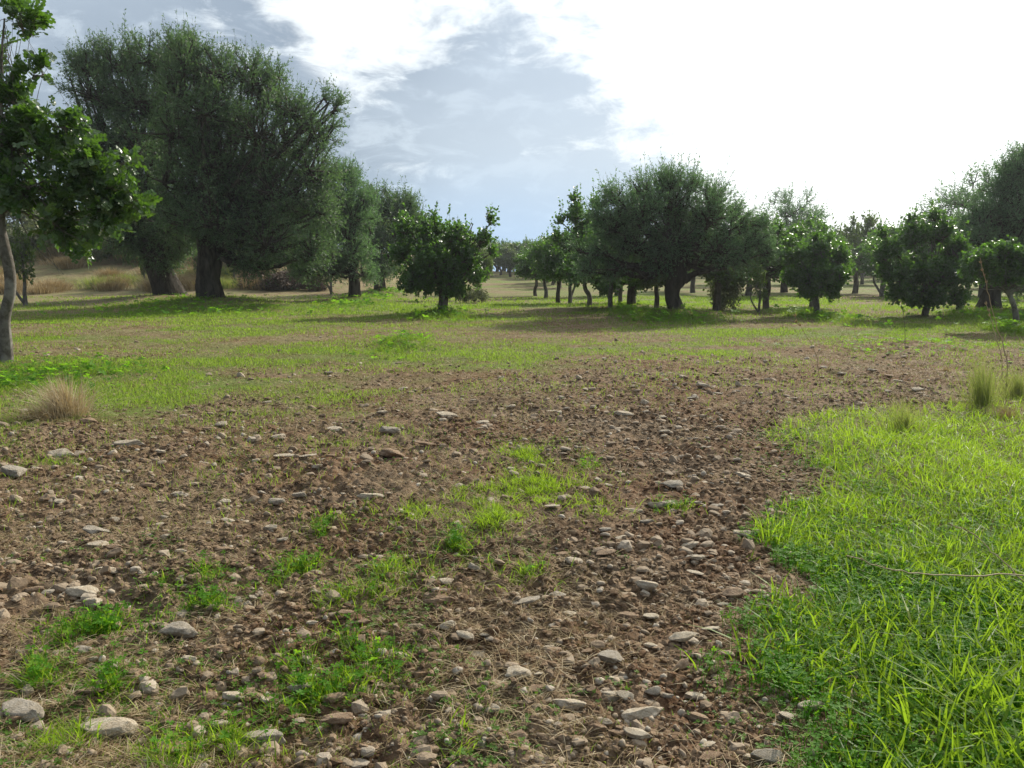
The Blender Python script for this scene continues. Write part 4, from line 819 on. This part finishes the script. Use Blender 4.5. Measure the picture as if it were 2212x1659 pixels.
x, y, z = G(1568, 669); o = link('shrub', SC[1]); o.location = (x, y, z); o.scale = (.6, .6, .9); setp(o, 'small dark bush right of the pale slanting trunk', 'shrub')
rsf = random.Random(31); keep_ = M_carob
SF = [scrub_mesh(5, M_carob2, 3500, .15), scrub_mesh(6, M_carob, 3500, .15)]
for i in range(64):
    u = 1150 + i*17 + rsf.uniform(-10, 10); x, y, z = GD(u, rsf.uniform(84, 118)); o = link('bush', SF[i % 2]); k = rsf.uniform(1.4, 2.3)*(.6 if u < 1200 else 1); o.location = (x, y, z-.1); o.scale = (k*1.4, k*1.4, k); o.rotation_euler = (0, 0, rsf.uniform(0, 6))
    setp(o, 'far green bush filling the gaps between trunks of the distant rows at right', 'bush', 'bushes between the distant rows at right')
# tall dry stalks
def stalk(pts, d, r, label, head=True):
    P = []
    for (u, v, dd) in pts:
        q = ray(u, v); t_ = (d+dd)/q[1]; P.append((q[0]*t_, d+dd, EYE+q[2]*t_))
    C = catmull(P, 6); C[1:-1] += rng.normal(size=(len(C)-2, 3))*.0022*d/2.5*np.array([1, 1, 1]); x0, y0 = C[0][0], C[0][1]; z0 = float(Z(x0, y0)); C[0][2] = min(C[0][2], z0); mb = MB(); tubes(mb, C, np.linspace(r, r*.45, len(C)), 5, [.8])
    if head:
        n = 60; q = rng.uniform(.78, 1, n); idx = (q*(len(C)-1)).astype(int); p = C[idx]; dr = nrm(C[-1]-C[-4]+0*p)
        ln = rng.uniform(.01, .02, n)*d/4; stamp(mb, OLIVE_LEAF, OLIVE_F, p, nrm(dr+rdir(n)*.5), rdir(n), np.stack([ln, ln*.3, ln], 1), rng.random(n))
    o = link('dry_stalk', mb.mesh('dry_stalk', M_straw)); o.data.transform(__import__('mathutils').Matrix.Translation((-x0, -y0, -z0))); o.location = (x0, y0, z0)
    setp(o, label, 'dry stalk', 'tall dry stalks')
stalk([(2178, 800, 0), (2160, 720, .1), (2135, 640, .1), (2117, 557, .1)], 7.8, .006, 'tallest thin dry stalk standing before the black olive trunk')
stalk([(2170, 790, 0), (2150, 720, .1), (2130, 650, .2)], 8.2, .005, 'shorter dry stalk beside the tallest one')
stalk([(1775, 800, 0), (1745, 730, .1), (1712, 678, .1)], 8.6, .004, 'slanting dry stalk before the small round carob')
stalk([(2420, 1420, 0), (2330, 1270, 0), (2212, 1242, 0), (2040, 1242, -.05), (1930, 1230, -.1), (1828, 1200, -.15)], 2.6, .0034, 'long dry stalk lying level across the bright grass')
stalk([(2400, 1480, 0), (2300, 1330, 0), (2212, 1255, 0), (2150, 1200, .05), (2105, 1155, .1), (2050, 1130, .1)], 2.75, .0032, 'curved pale stalk crossing the bright grass above the level one')
stalk([(2212, 905, 0), (2120, 940, 0), (2040, 968, 0)], 5.6, .003, 'brown stalk slanting low over the top of the bright grass')
stalk([(2212, 1490, 0), (2120, 1480, 0), (2040, 1470, 0), (1880, 1345, .2)], 2.5, .002, 'thin grey stalk in the shady lower right grass')
# little seedlings
def seedling(u, v, h, label):
    x, y, z = G(u, v); z = float(Z(x, y)); e = empty('seedling', (x, y, z), label, 'seedling'); mb = MB()
    P = catmull([(0, 0, -.02), (-.02, 0, h*.35), (-.06, 0, h*.7), (-.12, 0, h)], 4); tubes(mb, P, np.linspace(.005, .0025, len(P)), 5); link('stem', mb.mesh('stem', M_barkD), e)
    n = 14; mb = MB(); q = P[rng.integers(4, len(P), n)]; stamp(mb, hexa, LEAFLET_F, q, nrm(rdir(n)+np.array([0, 0, .4])), rdir(n), rng.uniform(.03, .06, n), rng.random(n)); link('leaves', mb.mesh('leaves', M_carob2, False), e)
seedling(1955, 748, .75, 'thin seedling with a few pale leaves on the bright weedy mound')
print('verts', sum(len(m.vertices) for m in bpy.data.meshes), 'objs', len(S.objects))

# ------------------------------------------------------------------ thin backlit air
m, t = mat('hazy_air'); pv = t.nodes.new('ShaderNodeVolumePrincipled'); pv.inputs['Color'].default_value = (.86, .93, .98, 1); pv.inputs['Density'].default_value = .0005; pv.inputs['Anisotropy'].default_value = .55
mo_ = t.nodes.new('ShaderNodeOutputMaterial'); t.links.new(pv.outputs[0], mo_.inputs['Volume'])
v = np.array([[x, y, z] for x in (-150, 150) for y in (-30, 150) for z in (-8, 22)], float); f = np.array([[0, 1, 3, 2], [4, 6, 7, 5], [0, 4, 5, 1], [2, 3, 7, 6], [0, 2, 6, 4], [1, 5, 7, 3]])
mb = MB(); mb.add(v, f); setp(link('haze', mb.mesh('haze', m, False)), 'thin pale backlit haze in the air of the grove', 'haze', kind='stuff')
